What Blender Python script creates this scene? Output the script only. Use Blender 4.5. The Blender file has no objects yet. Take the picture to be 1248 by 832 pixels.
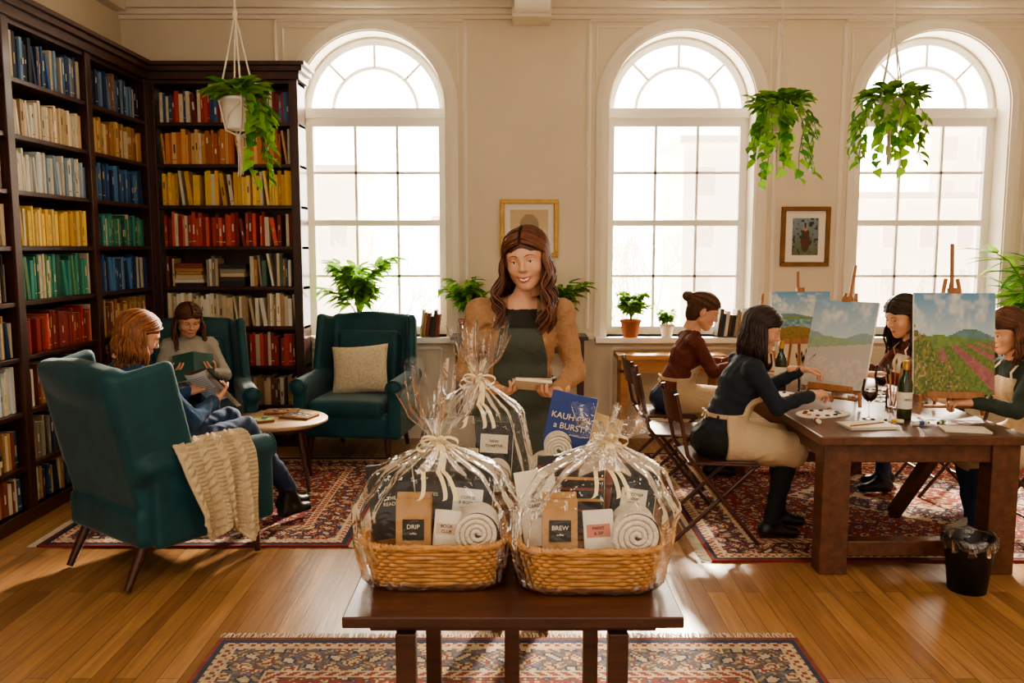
import bpy, math, random
import numpy as np
from mathutils import Vector, Matrix
ZOOM=None
R0=random.Random(7); PI=math.pi
def C(h):
    h=h.lstrip('#'); o=[]
    for i in (0,2,4):
        c=int(h[i:i+2],16)/255; o.append(c/12.92 if c<=.04045 else ((c+.055)/1.055)**2.4)
    return tuple(o)
def rx(a): c,s=math.cos(a),math.sin(a); return np.array([[1,0,0],[0,c,-s],[0,s,c]])
def ry(a): c,s=math.cos(a),math.sin(a); return np.array([[c,0,s],[0,1,0],[-s,0,c]])
def rz(a): c,s=math.cos(a),math.sin(a); return np.array([[c,-s,0],[s,c,0],[0,0,1]])
def TM(loc=(0,0,0),R=None):
    m=np.eye(4); m[:3,3]=loc
    if R is not None: m[:3,:3]=R
    return m
def nrm(v): v=np.asarray(v,float); return v/(np.linalg.norm(v)+1e-12)
# ---------------- materials
MATS={}
def mat(name,col=(.5,.5,.5),rough=.5,metal=0,var=0,scale=6,bump=0,bscale=60,stretch=(1,1,1),sheen=0,coat=0,emit=0,vcol=False,trans=0,transl=0):
    m=bpy.data.materials.new(name); m.use_nodes=True; nt=m.node_tree; N=nt.nodes; L=nt.links
    b=N['Principled BSDF']; b.inputs['Roughness'].default_value=rough; b.inputs['Metallic'].default_value=metal
    if sheen: b.inputs['Sheen Weight'].default_value=sheen; b.inputs['Sheen Roughness'].default_value=.4
    if coat: b.inputs['Coat Weight'].default_value=coat; b.inputs['Coat Roughness'].default_value=.15
    if trans: b.inputs['Transmission Weight'].default_value=trans
    tc=N.new('ShaderNodeTexCoord'); mp=N.new('ShaderNodeMapping'); mp.inputs['Scale'].default_value=stretch
    L.new(tc.outputs['Object'],mp.inputs['Vector'])
    src=None
    if vcol:
        a=N.new('ShaderNodeAttribute'); a.attribute_name='Col'; src=a.outputs['Color']
    else:
        b.inputs['Base Color'].default_value=(*col,1)
    if var:
        n=N.new('ShaderNodeTexNoise'); n.inputs['Scale'].default_value=scale; n.inputs['Detail'].default_value=5; n.inputs['Roughness'].default_value=.6
        L.new(mp.outputs[0],n.inputs['Vector'])
        mr=N.new('ShaderNodeMapRange'); mr.inputs['From Min'].default_value=.3; mr.inputs['From Max'].default_value=.7
        mr.inputs['To Min'].default_value=1-var; mr.inputs['To Max'].default_value=1+var; L.new(n.outputs['Fac'],mr.inputs['Value'])
        mx=N.new('ShaderNodeVectorMath'); mx.operation='SCALE'
        if src: L.new(src,mx.inputs[0])
        else: mx.inputs[0].default_value=col
        L.new(mr.outputs[0],mx.inputs['Scale']); src=mx.outputs[0]
    if src: L.new(src,b.inputs['Base Color'])
    if bump:
        n=N.new('ShaderNodeTexNoise'); n.inputs['Scale'].default_value=bscale; n.inputs['Detail'].default_value=3
        L.new(mp.outputs[0],n.inputs['Vector'])
        bp=N.new('ShaderNodeBump'); bp.inputs['Strength'].default_value=bump; bp.inputs['Distance'].default_value=.01
        L.new(n.outputs['Fac'],bp.inputs['Height']); L.new(bp.outputs[0],b.inputs['Normal'])
    if emit: b.inputs['Emission Color'].default_value=(*col,1); b.inputs['Emission Strength'].default_value=emit
    if transl:
        t=N.new('ShaderNodeBsdfTranslucent'); mxs=N.new('ShaderNodeMixShader'); mxs.inputs[0].default_value=transl
        if src: L.new(src,t.inputs[0])
        else: t.inputs[0].default_value=(*col,1)
        L.new(b.outputs[0],mxs.inputs[1]); L.new(t.outputs[0],mxs.inputs[2]); L.new(mxs.outputs[0],N['Material Output'].inputs[0])
    MATS[name]=m; return m
M_wall=mat('wall_paint',C('#ded1ba'),.85,var=.03,scale=2,bump=.05,bscale=120)
M_ceil=mat('ceiling_paint',C('#e6dccb'),.9,var=.02)
M_trim=mat('trim_paint',C('#e9e0cf'),.6,var=.02)
M_wfr=mat('window_paint',C('#f2eee6'),.5,var=.02)
M_shelf=mat('bookcase_mahogany',C('#42231a'),.35,var=.35,scale=5,stretch=(3,3,.4),coat=.2)
M_walnut=mat('walnut_wood',C('#4a2a1c'),.35,var=.35,scale=6,stretch=(.5,5,5),bump=.05,bscale=30,coat=.15)
M_table=mat('work_table_wood',C('#5f3b27'),.4,var=.4,scale=5,stretch=(5,.5,5),bump=.08,bscale=30,coat=.1)
M_oak=mat('oak_wood',C('#ad7d4e'),.5,var=.25,scale=6,stretch=(.6,4,4))
M_birch=mat('easel_wood',C('#a5714a'),.5,var=.25,scale=9,stretch=(4,4,.6))
M_ctop=mat('coffee_table_wood',C('#b0906a'),.45,var=.2,scale=6,stretch=(.5,5,5))
M_velvet=mat('teal_velvet',C('#0a454e'),.6,var=.3,scale=7,bump=.1,bscale=25,sheen=.25)
M_col=mat('painted_cover',rough=.6,vcol=True,var=.06,scale=30)
M_rug=mat('rug_wool',rough=.95,vcol=True,var=.12,scale=60,bump=.5,bscale=250)
M_paint=mat('oil_paint',rough=.45,vcol=True,bump=.3,bscale=90)
M_knit=mat('cream_knit',C('#cfbc9b'),.95,var=.12,scale=40,bump=.5,bscale=120)
M_pillow=mat('boucle_fabric',C('#d6c8aa'),.95,var=.2,scale=60,bump=1,bscale=90)
M_towel=mat('cotton_towel',C('#e4d8c4'),.95,var=.08,scale=50,bump=.6,bscale=200)
M_wick=mat('wicker',C('#bf8a50'),.6,var=.3,scale=30,bump=.2,bscale=80)
M_kraft=mat('kraft_paper',C('#b38a5a'),.8,var=.08,scale=20,bump=.15,bscale=30)
M_black=mat('black_card',C('#26231f'),.5,var=.1)
M_white=mat('white_paper',C('#ece4d4'),.8,var=.03)
M_ink=mat('black_ink',C('#1c1a18'),.7)
M_gold=mat('gold_frame',C('#b08a48'),.35,metal=.6,var=.2,scale=20)
M_dframe=mat('bronze_frame',C('#7a5630'),.4,metal=.4,var=.2,scale=20)
M_ribbon=mat('satin_ribbon',C('#e8d6a8'),.35,sheen=.3)
M_leaf=mat('leaf_green',C('#86b53a'),.45,var=.3,scale=14,transl=.45)
M_leafd=mat('leaf_dark_green',C('#4f8a32'),.45,var=.3,scale=14,transl=.4)
M_stem=mat('stem_green',C('#5d7a33'),.6)
M_terra=mat('terracotta',C('#a9643c'),.8,var=.1,bump=.1)
M_pot=mat('white_ceramic',C('#e6dfd2'),.4,var=.05)
M_rope=mat('macrame_cord',C('#e0d6c0'),.9,bump=.5,bscale=200)
M_soil=mat('potting_soil',C('#2c1e14'),.95,bump=.6,bscale=60)
M_fold=mat('folding_chair_paint',C('#4a261d'),.35,var=.15,coat=.2)
M_denim=mat('denim',C('#2f3f5c'),.85,var=.2,scale=25,bump=.4,bscale=14)
M_navy=mat('navy_knit',C('#1f2833'),.85,var=.15,bump=.5,bscale=14)
M_tan=mat('tan_cardigan',C('#ab8460'),.95,var=.12,scale=60,bump=.7,bscale=90)
M_tee=mat('charcoal_tee',C('#2a2620'),.85,bump=.3,bscale=20)
M_apg=mat('green_canvas_apron',C('#474d42'),.85,var=.1,bump=.4,bscale=60)
M_apb=mat('beige_canvas_apron',C('#cbb494'),.85,var=.06,bump=.5,bscale=50)
M_maroon=mat('maroon_knit',C('#643228'),.9,var=.12,bump=.5,bscale=80)
M_olive=mat('olive_shirt',C('#37433a'),.9,var=.12,bump=.5,bscale=50)
M_gray=mat('gray_sweater',C('#a39e94'),.95,var=.08,bump=.5,bscale=80)
M_blue=mat('blue_sweater',C('#2f4a6b'),.95,var=.1,bump=.5,bscale=80)
M_blackc=mat('black_trousers',C('#1c1d20'),.85,bump=.4,bscale=14)
M_shoe=mat('black_leather_shoe',C('#1e1917'),.4,var=.1)
M_sneak=mat('white_sneaker',C('#cfc8bc'),.6,var=.05)
M_skin=mat('skin',C('#d6a384'),.5,var=.05,scale=22)
M_skin.node_tree.nodes['Principled BSDF'].inputs['Subsurface Weight'].default_value=.1
M_skin.node_tree.nodes['Principled BSDF'].inputs['Subsurface Radius'].default_value=(.02,.008,.004)
M_lip=mat('lips',C('#b25c54'),.4)
M_teeth=mat('teeth',C('#f0e8dc'),.3)
M_eye=mat('eye_white',C('#e9e2da'),.25)
M_iris=mat('iris_brown',C('#40240f'),.2)
M_lash=mat('lash_brown',C('#24140d'),.5)
M_hair=mat('hair_strands',rough=.42,vcol=True,var=.35,scale=60,stretch=(1,1,.1),bump=.3,bscale=200)
H_br=C('#5e3a26'); H_au=C('#86522f'); H_dk=C('#2e1b13'); H_ch=C('#633a25')
M_bin=mat('black_plastic',C('#1b1a19'),.4)
M_metal=mat('brushed_metal',C('#8f8a82'),.35,metal=.9)
def glassmat(name,col,alpha,rough=.03,bump=0,bs=20,k=1.0):
    m=bpy.data.materials.new(name); m.use_nodes=True; nt=m.node_tree; N=nt.nodes; L=nt.links
    N.remove(N['Principled BSDF']); o=N['Material Output']
    t=N.new('ShaderNodeBsdfTransparent'); t.inputs[0].default_value=(*col,1)
    g=N.new('ShaderNodeBsdfGlossy'); g.inputs['Roughness'].default_value=rough; g.inputs[0].default_value=(1,1,1,1)
    lw=N.new('ShaderNodeFresnel'); lw.inputs[0].default_value=1.45
    ma=N.new('ShaderNodeMath'); ma.operation='MULTIPLY_ADD'; ma.inputs[1].default_value=k; ma.inputs[2].default_value=alpha; ma.use_clamp=True
    L.new(lw.outputs[0],ma.inputs[0]); mx=N.new('ShaderNodeMixShader'); L.new(ma.outputs[0],mx.inputs[0]); L.new(t.outputs[0],mx.inputs[1]); L.new(g.outputs[0],mx.inputs[2]); L.new(mx.outputs[0],o.inputs[0])
    if bump:
        n=N.new('ShaderNodeTexNoise'); n.inputs['Scale'].default_value=bs; n.inputs['Detail'].default_value=2; n.inputs['Distortion'].default_value=1.2
        tc=N.new('ShaderNodeTexCoord'); L.new(tc.outputs['Object'],n.inputs['Vector'])
        b=N.new('ShaderNodeBump'); b.inputs['Strength'].default_value=bump; b.inputs['Distance'].default_value=.03; L.new(n.outputs[0],b.inputs['Height'])
        L.new(b.outputs[0],g.inputs['Normal'])
    return m
M_cello=glassmat('cellophane',(.985,.985,.985),.01,.08,.45,14,.85)
M_glass=glassmat('clear_glass',(.96,.97,.97),.03,.02)
M_pane=glassmat('window_pane',(.99,.99,.99),.0,.02)
M_wine=mat('red_wine',C('#3a0a10'),.1)
M_bott=mat('green_bottle_glass',C('#303a1c'),.08,coat=.5)
# floor material
M_floor=bpy.data.materials.new('oak_floorboards'); M_floor.use_nodes=True
nt=M_floor.node_tree; N=nt.nodes; L=nt.links; b=N['Principled BSDF']
tc=N.new('ShaderNodeTexCoord'); mp=N.new('ShaderNodeMapping'); mp.inputs['Rotation'].default_value=(0,0,PI/2); L.new(tc.outputs['Object'],mp.inputs[0])
br=N.new('ShaderNodeTexBrick'); br.inputs['Scale'].default_value=1; br.inputs['Brick Width'].default_value=1.3; br.inputs['Row Height'].default_value=.085
br.inputs['Mortar Size'].default_value=.0015; br.inputs['Color1'].default_value=(*C('#b98d60'),1); br.inputs['Color2'].default_value=(*C('#936a46'),1); br.inputs['Mortar'].default_value=(*C('#4a301c'),1); br.offset=.37
L.new(mp.outputs[0],br.inputs[0])
mp2=N.new('ShaderNodeMapping'); mp2.inputs['Scale'].default_value=(14,.9,1); L.new(tc.outputs['Object'],mp2.inputs[0])
n=N.new('ShaderNodeTexNoise'); n.inputs['Scale'].default_value=3; n.inputs['Detail'].default_value=7; n.inputs['Distortion'].default_value=.6; L.new(mp2.outputs[0],n.inputs[0])
mr=N.new('ShaderNodeMapRange'); mr.inputs['From Min'].default_value=.3; mr.inputs['From Max'].default_value=.7; mr.inputs['To Min'].default_value=.75; mr.inputs['To Max'].default_value=1.18; L.new(n.outputs[0],mr.inputs[0])
vm=N.new('ShaderNodeVectorMath'); vm.operation='SCALE'; L.new(br.outputs[0],vm.inputs[0]); L.new(mr.outputs[0],vm.inputs['Scale']); L.new(vm.outputs[0],b.inputs['Base Color'])
b.inputs['Roughness'].default_value=.28
bp=N.new('ShaderNodeBump'); bp.inputs['Strength'].default_value=.12; bp.inputs['Distance'].default_value=.01; L.new(n.outputs[0],bp.inputs['Height']); L.new(bp.outputs[0],b.inputs['Normal'])
# ---------------- mesh builder
class MB:
    def __init__(s,T=None):
        s.V=[];s.lp=[];s.tot=[];s.mi=[];s.co=[];s.sm=[];s.mats=[];s.n=0;s.T=np.eye(4) if T is None else T
    def mid(s,m):
        if m not in s.mats: s.mats.append(m)
        return s.mats.index(m)
    def add(s,V,F,m,col=(1,1,1),smooth=False,lab=None):
        V=np.asarray(V,float).reshape(-1,3); V=V@s.T[:3,:3].T+s.T[:3,3]
        if isinstance(F,np.ndarray): tot=np.full(len(F),F.shape[1]); lp=F.ravel()
        else: tot=np.array([len(f) for f in F]); lp=np.concatenate([np.asarray(f) for f in F])
        s.V.append(V); s.lp.append(lp+s.n); s.tot.append(tot); s.n+=len(V); k=len(tot)
        if lab is not None: s.mi.append(np.array([s.mid(x) for x in m])[lab])
        else: s.mi.append(np.full(k,s.mid(m)))
        c=np.asarray(col,float); s.co.append(np.tile(c,(k,1)) if c.ndim==1 else c)
        s.sm.append(np.full(k,smooth))
    def box(s,c,d,m,R=None,col=(1,1,1),taper=1,top=None):
        h=np.array(d,float)/2
        q=np.array([[-1,-1,-1],[1,-1,-1],[1,1,-1],[-1,1,-1],[-1,-1,1],[1,-1,1],[1,1,1],[-1,1,1]],float)
        q[:4,:2]*=taper
        V=q*h
        if R is not None: V=V@np.asarray(R).T
        F=np.array([[0,3,2,1],[4,5,6,7],[0,1,5,4],[1,2,6,5],[2,3,7,6],[3,0,4,7]])
        cc=np.tile(np.asarray(col,float),(6,1))
        if top is not None: cc[1]=top; cc[0]=top
        s.add(V+np.array(c,float),F,m,cc)
    def bb(s,lo,hi,m,col=(1,1,1)):
        lo=np.array(lo,float);hi=np.array(hi,float); s.box((lo+hi)/2,hi-lo,m,col=col)
    def tube(s,P,r,m,n=8,col=(1,1,1),cap=True,flat=None):
        P=np.asarray(P,float); k=len(P); r=np.broadcast_to(np.asarray(r,float),(k,))
        T=np.gradient(P,axis=0); T/=np.linalg.norm(T,axis=1)[:,None]+1e-12
        a=np.array([0,0,1.]) if abs(T[0][2])<.9 else np.array([1.,0,0])
        u=nrm(np.cross(T[0],a)); V=[]
        th=np.linspace(0,2*PI,n,endpoint=False)
        for i in range(k):
            u=nrm(u-T[i]*np.dot(u,T[i])); w=np.cross(T[i],u)
            V.append(P[i]+r[i]*(np.cos(th)[:,None]*u+np.sin(th)[:,None]*w))
        V=np.concatenate(V); i=np.arange(k-1)[:,None]*n; j=np.arange(n)[None,:]; j2=(j+1)%n
        F=np.stack([i+j,i+j2,i+n+j2,i+n+j],-1).reshape(-1,4); s.add(V,F,m,col,True)
        if cap: s.add(V[:n],[list(range(n))[::-1]],m,col); s.add(V[-n:],[list(range(n))],m,col)
    def lathe(s,prof,c,m,n=24,col=(1,1,1),sx=1,sy=1,smooth=True):
        th=np.linspace(0,2*PI,n,endpoint=False); V=[]
        for r,z in prof: V.append(np.stack([c[0]+r*sx*np.cos(th),c[1]+r*sy*np.sin(th),np.full(n,c[2]+z)],-1))
        V=np.concatenate(V); k=len(prof); i=np.arange(k-1)[:,None]*n; j=np.arange(n)[None,:]; j2=(j+1)%n
        F=np.stack([i+j,i+j2,i+n+j2,i+n+j],-1).reshape(-1,4); s.add(V,F,m,col,smooth)
    def ell(s,c,r,m,n=16,R=None,col=(1,1,1)):
        a=np.linspace(0,PI,n//2+1); b_=np.linspace(0,2*PI,n,endpoint=False)
        V=np.array([[math.sin(x)*math.cos(y),math.sin(x)*math.sin(y),math.cos(x)] for x in a for y in b_])*np.array(r)
        if R is not None: V=V@np.asarray(R).T
        i=np.arange(n//2)[:,None]*n; j=np.arange(n)[None,:]; j2=(j+1)%n
        F=np.stack([i+j,i+n+j,i+n+j2,i+j2],-1).reshape(-1,4); s.add(V+np.array(c),F,m,col,True)
    def grid(s,P,m,col=(1,1,1),smooth=True):
        a,b_=P.shape[:2]; i=np.arange(a-1)[:,None]*b_; j=np.arange(b_-1)[None,:]
        F=np.stack([i+j,i+b_+j,i+b_+j+1,i+j+1],-1).reshape(-1,4); s.add(P.reshape(-1,3),F,m,col,smooth)
    def sweep(s,P,w,d,m,y=None):
        P=np.asarray(P,float); T=np.gradient(P,axis=0); Nn=np.stack([-T[:,2],0*T[:,0],T[:,0]],-1); Nn/=np.linalg.norm(Nn,axis=1)[:,None]+1e-12
        Y=np.array([0,1,0]); a=P-Nn*w/2; b_=P+Nn*w/2
        G=np.stack([a,a-Y*d*.6,(a+b_)/2-Y*d,b_-Y*d*.6,b_],1); s.grid(G,m,smooth=False)
    def ribbon(s,P,w,side,m):
        P=np.asarray(P,float); side=nrm(side)*w/2; s.grid(np.stack([P-side,P+side],1),m)
    def text(s,t,size,M,m):
        cu=bpy.data.curves.new('t','FONT'); cu.body=t; cu.size=size; cu.align_x='CENTER'; cu.align_y='CENTER'; cu.extrude=.0004
        o=bpy.data.objects.new('t',cu); bpy.context.collection.objects.link(o); bpy.context.view_layer.update()
        me=bpy.data.meshes.new_from_object(o.evaluated_get(bpy.context.evaluated_depsgraph_get()))
        if len(me.vertices):
            V=np.array([v.co[:] for v in me.vertices]); F=[list(p.vertices) for p in me.polygons]; V=V@M[:3,:3].T+M[:3,3]; s.add(V,F,m)
        bpy.data.objects.remove(o); bpy.data.curves.remove(cu); bpy.data.meshes.remove(me)
    def mesh(s,name,org=None):
        V=np.concatenate(s.V); 
        if org is None: lo,hi=V.min(0),V.max(0); org=np.array([(lo[0]+hi[0])/2,(lo[1]+hi[1])/2,lo[2]])
        V=V-org; lp=np.concatenate(s.lp).astype(np.int32); tot=np.concatenate(s.tot).astype(np.int32)
        me=bpy.data.meshes.new(name); me.vertices.add(len(V)); me.vertices.foreach_set('co',V.ravel().astype(np.float32))
        me.loops.add(len(lp)); me.loops.foreach_set('vertex_index',lp); me.polygons.add(len(tot))
        me.polygons.foreach_set('loop_start',np.concatenate([[0],np.cumsum(tot)[:-1]]).astype(np.int32)); me.polygons.foreach_set('loop_total',tot)
        me.polygons.foreach_set('material_index',np.concatenate(s.mi).astype(np.int32)); me.polygons.foreach_set('use_smooth',np.concatenate(s.sm))
        for m in s.mats: me.materials.append(m)
        me.update(calc_edges=True); me.validate()
        co=np.repeat(np.concatenate(s.co),tot,axis=0)
        if len(me.loops)==len(co):
            at=me.attributes.new('Col','FLOAT_COLOR','CORNER'); at.data.foreach_set('color',np.concatenate([co,np.ones((len(co),1))],1).ravel().astype(np.float32))
        else: print('COL MISMATCH',name)
        return me,org
    def obj(s,name,bevel=0,org=None):
        me,org=s.mesh(name,org); o=bpy.data.objects.new(name,me); o.location=org; bpy.context.collection.objects.link(o)
        if bevel:
            b=o.modifiers.new('bevel','BEVEL'); b.width=bevel; b.segments=2; b.limit_method='ANGLE'; b.angle_limit=.8
        return o
# ---------------- SDF
class SDF:
    def __init__(s,lo,hi,h):
        s.lo=np.array(lo,float); s.h=h; s.n=np.ceil((np.array(hi)-s.lo)/h).astype(int)+1
        s.F=np.full(s.n,.3,np.float32); s.L=np.zeros(s.n,np.int8); s.ax=[(s.lo[i]+np.arange(s.n[i])*h).astype(np.float32) for i in range(3)]
    def reg(s,lo,hi,mg):
        sl=[]
        for i in range(3):
            a=int(max(0,math.floor((lo[i]-mg-s.lo[i])/s.h))); b_=int(min(s.n[i],math.ceil((hi[i]+mg-s.lo[i])/s.h)+1)); sl.append(slice(a,max(b_,a)))
        return tuple(sl),(s.ax[0][sl[0]][:,None,None],s.ax[1][sl[1]][None,:,None],s.ax[2][sl[2]][None,None,:])
    def comb(s,sl,d,k,lab,op):
        F=s.F[sl]
        if F.size==0: return
        if op=='u':
            Lb=s.L[sl]; Lb[d<F]=lab; h=np.clip(.5+.5*(F-d)/k,0,1); s.F[sl]=F*(1-h)+d*h-k*h*(1-h)
        elif op=='s':
            h=np.clip(.5+.5*(-F-d)/k,0,1); s.F[sl]=-((-F)*(1-h)+d*h-k*h*(1-h))
        else: s.F[sl]=np.maximum(F,d)
    def cone(s,a,b_,r1,r2,k=.02,lab=0,w=1,u=(1,0,0),op='u'):
        a=np.array(a,float);b_=np.array(b_,float); rm=max(r1,r2)*w
        sl,(X,Y,Z)=s.reg(np.minimum(a,b_)-rm,np.maximum(a,b_)+rm,k+3*s.h)
        ba=b_-a; L2=ba@ba+1e-9; t=np.clip(((X-a[0])*ba[0]+(Y-a[1])*ba[1]+(Z-a[2])*ba[2])/L2,0,1)
        qx=X-a[0]-t*ba[0];qy=Y-a[1]-t*ba[1];qz=Z-a[2]-t*ba[2]
        if w!=1:
            u=nrm(u); du=(qx*u[0]+qy*u[1]+qz*u[2])*(1-1/w); qx=qx-du*u[0];qy=qy-du*u[1];qz=qz-du*u[2]
        s.comb(sl,np.sqrt(qx*qx+qy*qy+qz*qz)-(r1+t*(r2-r1)),k,lab,op)
    def _loc(s,X,Y,Z,c,R):
        x=X-c[0];y=Y-c[1];z=Z-c[2]
        if R is None: return x,y,z
        R=np.asarray(R); return x*R[0,0]+y*R[1,0]+z*R[2,0],x*R[0,1]+y*R[1,1]+z*R[2,1],x*R[0,2]+y*R[1,2]+z*R[2,2]
    def ell(s,c,r,R=None,k=.02,lab=0,op='u'):
        c=np.array(c,float); rm=max(r) if R is not None else np.array(r); sl,(X,Y,Z)=s.reg(c-rm,c+rm,k+3*s.h)
        x,y,z=s._loc(X,Y,Z,c,R); k0=np.sqrt((x/r[0])**2+(y/r[1])**2+(z/r[2])**2); k1=np.sqrt((x/r[0]**2)**2+(y/r[1]**2)**2+(z/r[2]**2)**2)+1e-6
        s.comb(sl,k0*(k0-1)/k1,k,lab,op)
    def rbox(s,c,hf,r,R=None,k=.02,lab=0,op='u'):
        c=np.array(c,float); rm=np.linalg.norm(hf) if R is not None else np.array(hf)
        sl,(X,Y,Z)=s.reg(c-rm,c+rm,k+3*s.h) if op!='i' else s.reg([-99]*3,[99]*3,0)
        x,y,z=s._loc(X,Y,Z,c,R); x=abs(x)-hf[0]+r;y=abs(y)-hf[1]+r;z=abs(z)-hf[2]+r
        d=np.sqrt(np.maximum(x,0)**2+np.maximum(y,0)**2+np.maximum(z,0)**2)+np.minimum(np.maximum(x,np.maximum(y,z)),0)-r
        s.comb(sl,d,k,lab,op)
    def zcut(s,z0): s.F=np.maximum(s.F,(z0-s.ax[2])[None,None,:])
    def nets(s):
        F=s.F.copy(); F[0]=F[-1]=1;F[:,0]=F[:,-1]=1;F[:,:,0]=F[:,:,-1]=1
        n=s.n; cid=[];pos=[];Q=[]
        for a in range(3):
            s0=[slice(None)]*3;s1=[slice(None)]*3; s0[a]=slice(0,-1); s1[a]=slice(1,None)
            A=F[tuple(s0)];B=F[tuple(s1)]; m=(A<0)!=(B<0); idx=np.argwhere(m); va=A[m];vb=B[m]
            p=idx.astype(float); p[:,a]+=va/(va-vb); b_,c=(a+1)%3,(a+2)%3; q=[]
            for ob,oc in ((0,0),(-1,0),(-1,-1),(0,-1)):
                ce=idx.copy(); ce[:,b_]+=ob; ce[:,c]+=oc; l=(ce[:,0]*n[1]+ce[:,1])*n[2]+ce[:,2]; cid.append(l); pos.append(p); q.append(l)
            q=np.stack(q,1); fl=va<0; q[~fl]=q[~fl][:,::-1]; Q.append(q)
        cid=np.concatenate(cid); pos=np.concatenate(pos); Q=np.concatenate(Q)
        un,inv=np.unique(cid,return_inverse=True); cnt=np.bincount(inv)
        V=np.stack([np.bincount(inv,pos[:,i])/cnt for i in range(3)],1); F_=np.searchsorted(un,Q)
        vi=np.clip(np.round(V).astype(int),0,n-1); lab=s.L[vi[:,0],vi[:,1],vi[:,2]]
        return V*s.h+s.lo,F_,lab[F_[:,0]]
def addsdf(mb,s,mats,fn=None,col=(1,1,1)):
    V,F,l=s.nets()
    if fn is not None: l=fn(V[F].mean(1),l.copy())
    mb.add(V,F,mats,col,smooth=True,lab=l.astype(int))
# ---------------- ROOM
YW=7.2; H=3.62; XL=-3.22; XR=5.0; WIN=[-1.17,1.42,3.53]; HW=.61; Z0=.88; ZC=2.80
f=MB(); f.bb((XL-.1,-1.5,-.1),(XR+.1,YW+.35,0),M_floor); f.obj('floor',org=np.zeros(3))
f=MB(); f.bb((XL-.1,-1.5,H),(XR+.1,YW+.35,H+.1),M_ceil); f.obj('ceiling')
f=MB(); f.bb((XL-.1,-1.5,0),(XL,YW+.35,H),M_wall); f.obj('wall_left')
f=MB(); f.bb((XR,-1.5,0),(XR+.1,YW+.35,H),M_wall); f.obj('wall_right')
w=MB(); aa=np.linspace(0,PI,33)
for Y in (YW,YW+.32):
    xs=[XL]
    for c in WIN: xs+=[c-HW,c+HW]
    xs.append(XR)
    for i in range(0,len(xs),2): w.add([[xs[i],Y,0],[xs[i+1],Y,0],[xs[i+1],Y,H],[xs[i],Y,H]],[[0,1,2,3]],M_wall)
    for c in WIN:
        w.add([[c-HW,Y,0],[c+HW,Y,0],[c+HW,Y,Z0],[c-HW,Y,Z0]],[[0,1,2,3]],M_wall)
        P=np.array([[c+HW*math.cos(a),Y,ZC+HW*math.sin(a)] for a in aa]); Q=P.copy(); Q[:,2]=H; w.grid(np.stack([P,Q],1),M_wall,smooth=False)
for c in WIN:
    P=[[c-HW,YW,ZC],[c-HW,YW,Z0],[c+HW,YW,Z0],[c+HW,YW,ZC]]+[[c+HW*math.cos(a),YW,ZC+HW*math.sin(a)] for a in aa]
    P=np.array(P); Q=P.copy(); Q[:,1]+=.32; w.grid(np.stack([P,Q],1),M_trim,smooth=False)
w.obj('wall_back')
for i,c in enumerate(WIN):
    w=MB(); Y=YW+.22
    def arc(r,y=Y,a0=0,a1=PI,k=33): return [[c+r*math.cos(a),y,ZC+r*math.sin(a)] for a in np.linspace(a0,a1,k)]
    w.sweep(arc(HW-.03,Y+.03),.07,.05,M_wfr); w.sweep(arc(.36,Y+.02),.03,.03,M_wfr)
    for a in (45,90,135):
        a=math.radians(a); w.tube([[c+.36*math.cos(a),Y,ZC+.36*math.sin(a)],[c+.57*math.cos(a),Y,ZC+.57*math.sin(a)]],.013,M_wfr,6)
    w.bb((c-HW,Y-.04,ZC-.06),(c+HW,Y+.05,ZC+.02),M_wfr)
    for sx in (-1,1): w.box((c+sx*(HW-.035),Y+.02,(Z0+ZC)/2),(.07,.07,ZC-Z0),M_wfr)
    w.bb((c-HW,Y-.02,Z0),(c+HW,Y+.05,Z0+.07),M_wfr); zm=1.85; w.bb((c-HW+.07,Y-.03,zm-.025),(c+HW-.07,Y+.05,zm+.025),M_wfr)
    w.bb((c-HW+.07,Y-.01,ZC-.13),(c+HW-.07,Y+.03,ZC-.06),M_wfr)
    for sx in (-1,1): w.box((c+sx*.18,Y+.02,(Z0+ZC)/2),(.022,.03,ZC-Z0),M_wfr)
    for z in (1.39,2.28): w.bb((c-HW+.07,Y+.005,z-.011),(c+HW-.07,Y+.035,z+.011),M_wfr)
    w.bb((c-HW,Y+.045,Z0),(c+HW,Y+.05,ZC),M_pane)
    w.bb((c-HW-(.1 if i else -.1),YW-.09,Z0-.045),(c+HW+.1,YW+.2,Z0),M_wfr)
    w.obj('window_%d'%(i+1))
    w=MB(); Y=YW
    P=[[c-HW-.06,Y,Z0],[c-HW-.06,Y,ZC]]+[[c-(HW+.06)*math.cos(a),Y,ZC+(HW+.06)*math.sin(a)] for a in aa]+[[c+HW+.06,Y,ZC],[c+HW+.06,Y,Z0]]
    w.sweep(P,.1,.03,M_trim)
    x0,x1=c-HW-.17,c+HW+.17
    w.sweep([[x0,Y,.95],[x0,Y,2.7],[x0,Y,3.44],[x0+.01,Y,3.5],[x1-.01,Y,3.5],[x1,Y,3.44],[x1,Y,2.7],[x1,Y,.95]],.035,.018,M_trim)
    for sx in (-1,1):
        w.sweep([[c+sx*.72,Y,3.0],[c+sx*.72,Y,3.43],[c+sx*.71,Y,3.44],[c+sx*.25,Y,3.44]],.016,.012,M_trim)
    for q in ([[c-HW+.05,.18],[c+HW-.05,.78]],):
        (a,z1),(b2,z2)=q
        w.sweep([[a,Y,z1],[a,Y,z2-.01],[a+.01,Y,z2],[b2-.01,Y,z2],[b2,Y,z2-.01],[b2,Y,z1+.01],[b2-.01,Y,z1],[a,Y,z1]],.03,.018,M_trim)
    w.obj('trim_%d'%(i+1))
w=MB(); w.bb((-1.7,YW-.025,0),(XR,YW,.15),M_trim); w.bb((-1.7,YW-.035,.15),(XR,YW,.17),M_trim); w.obj('baseboard_back')
w=MB(); w.bb((XR-.025,-1,0),(XR,YW-.04,.16),M_trim); w.obj('baseboard_right')
w=MB()
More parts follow.
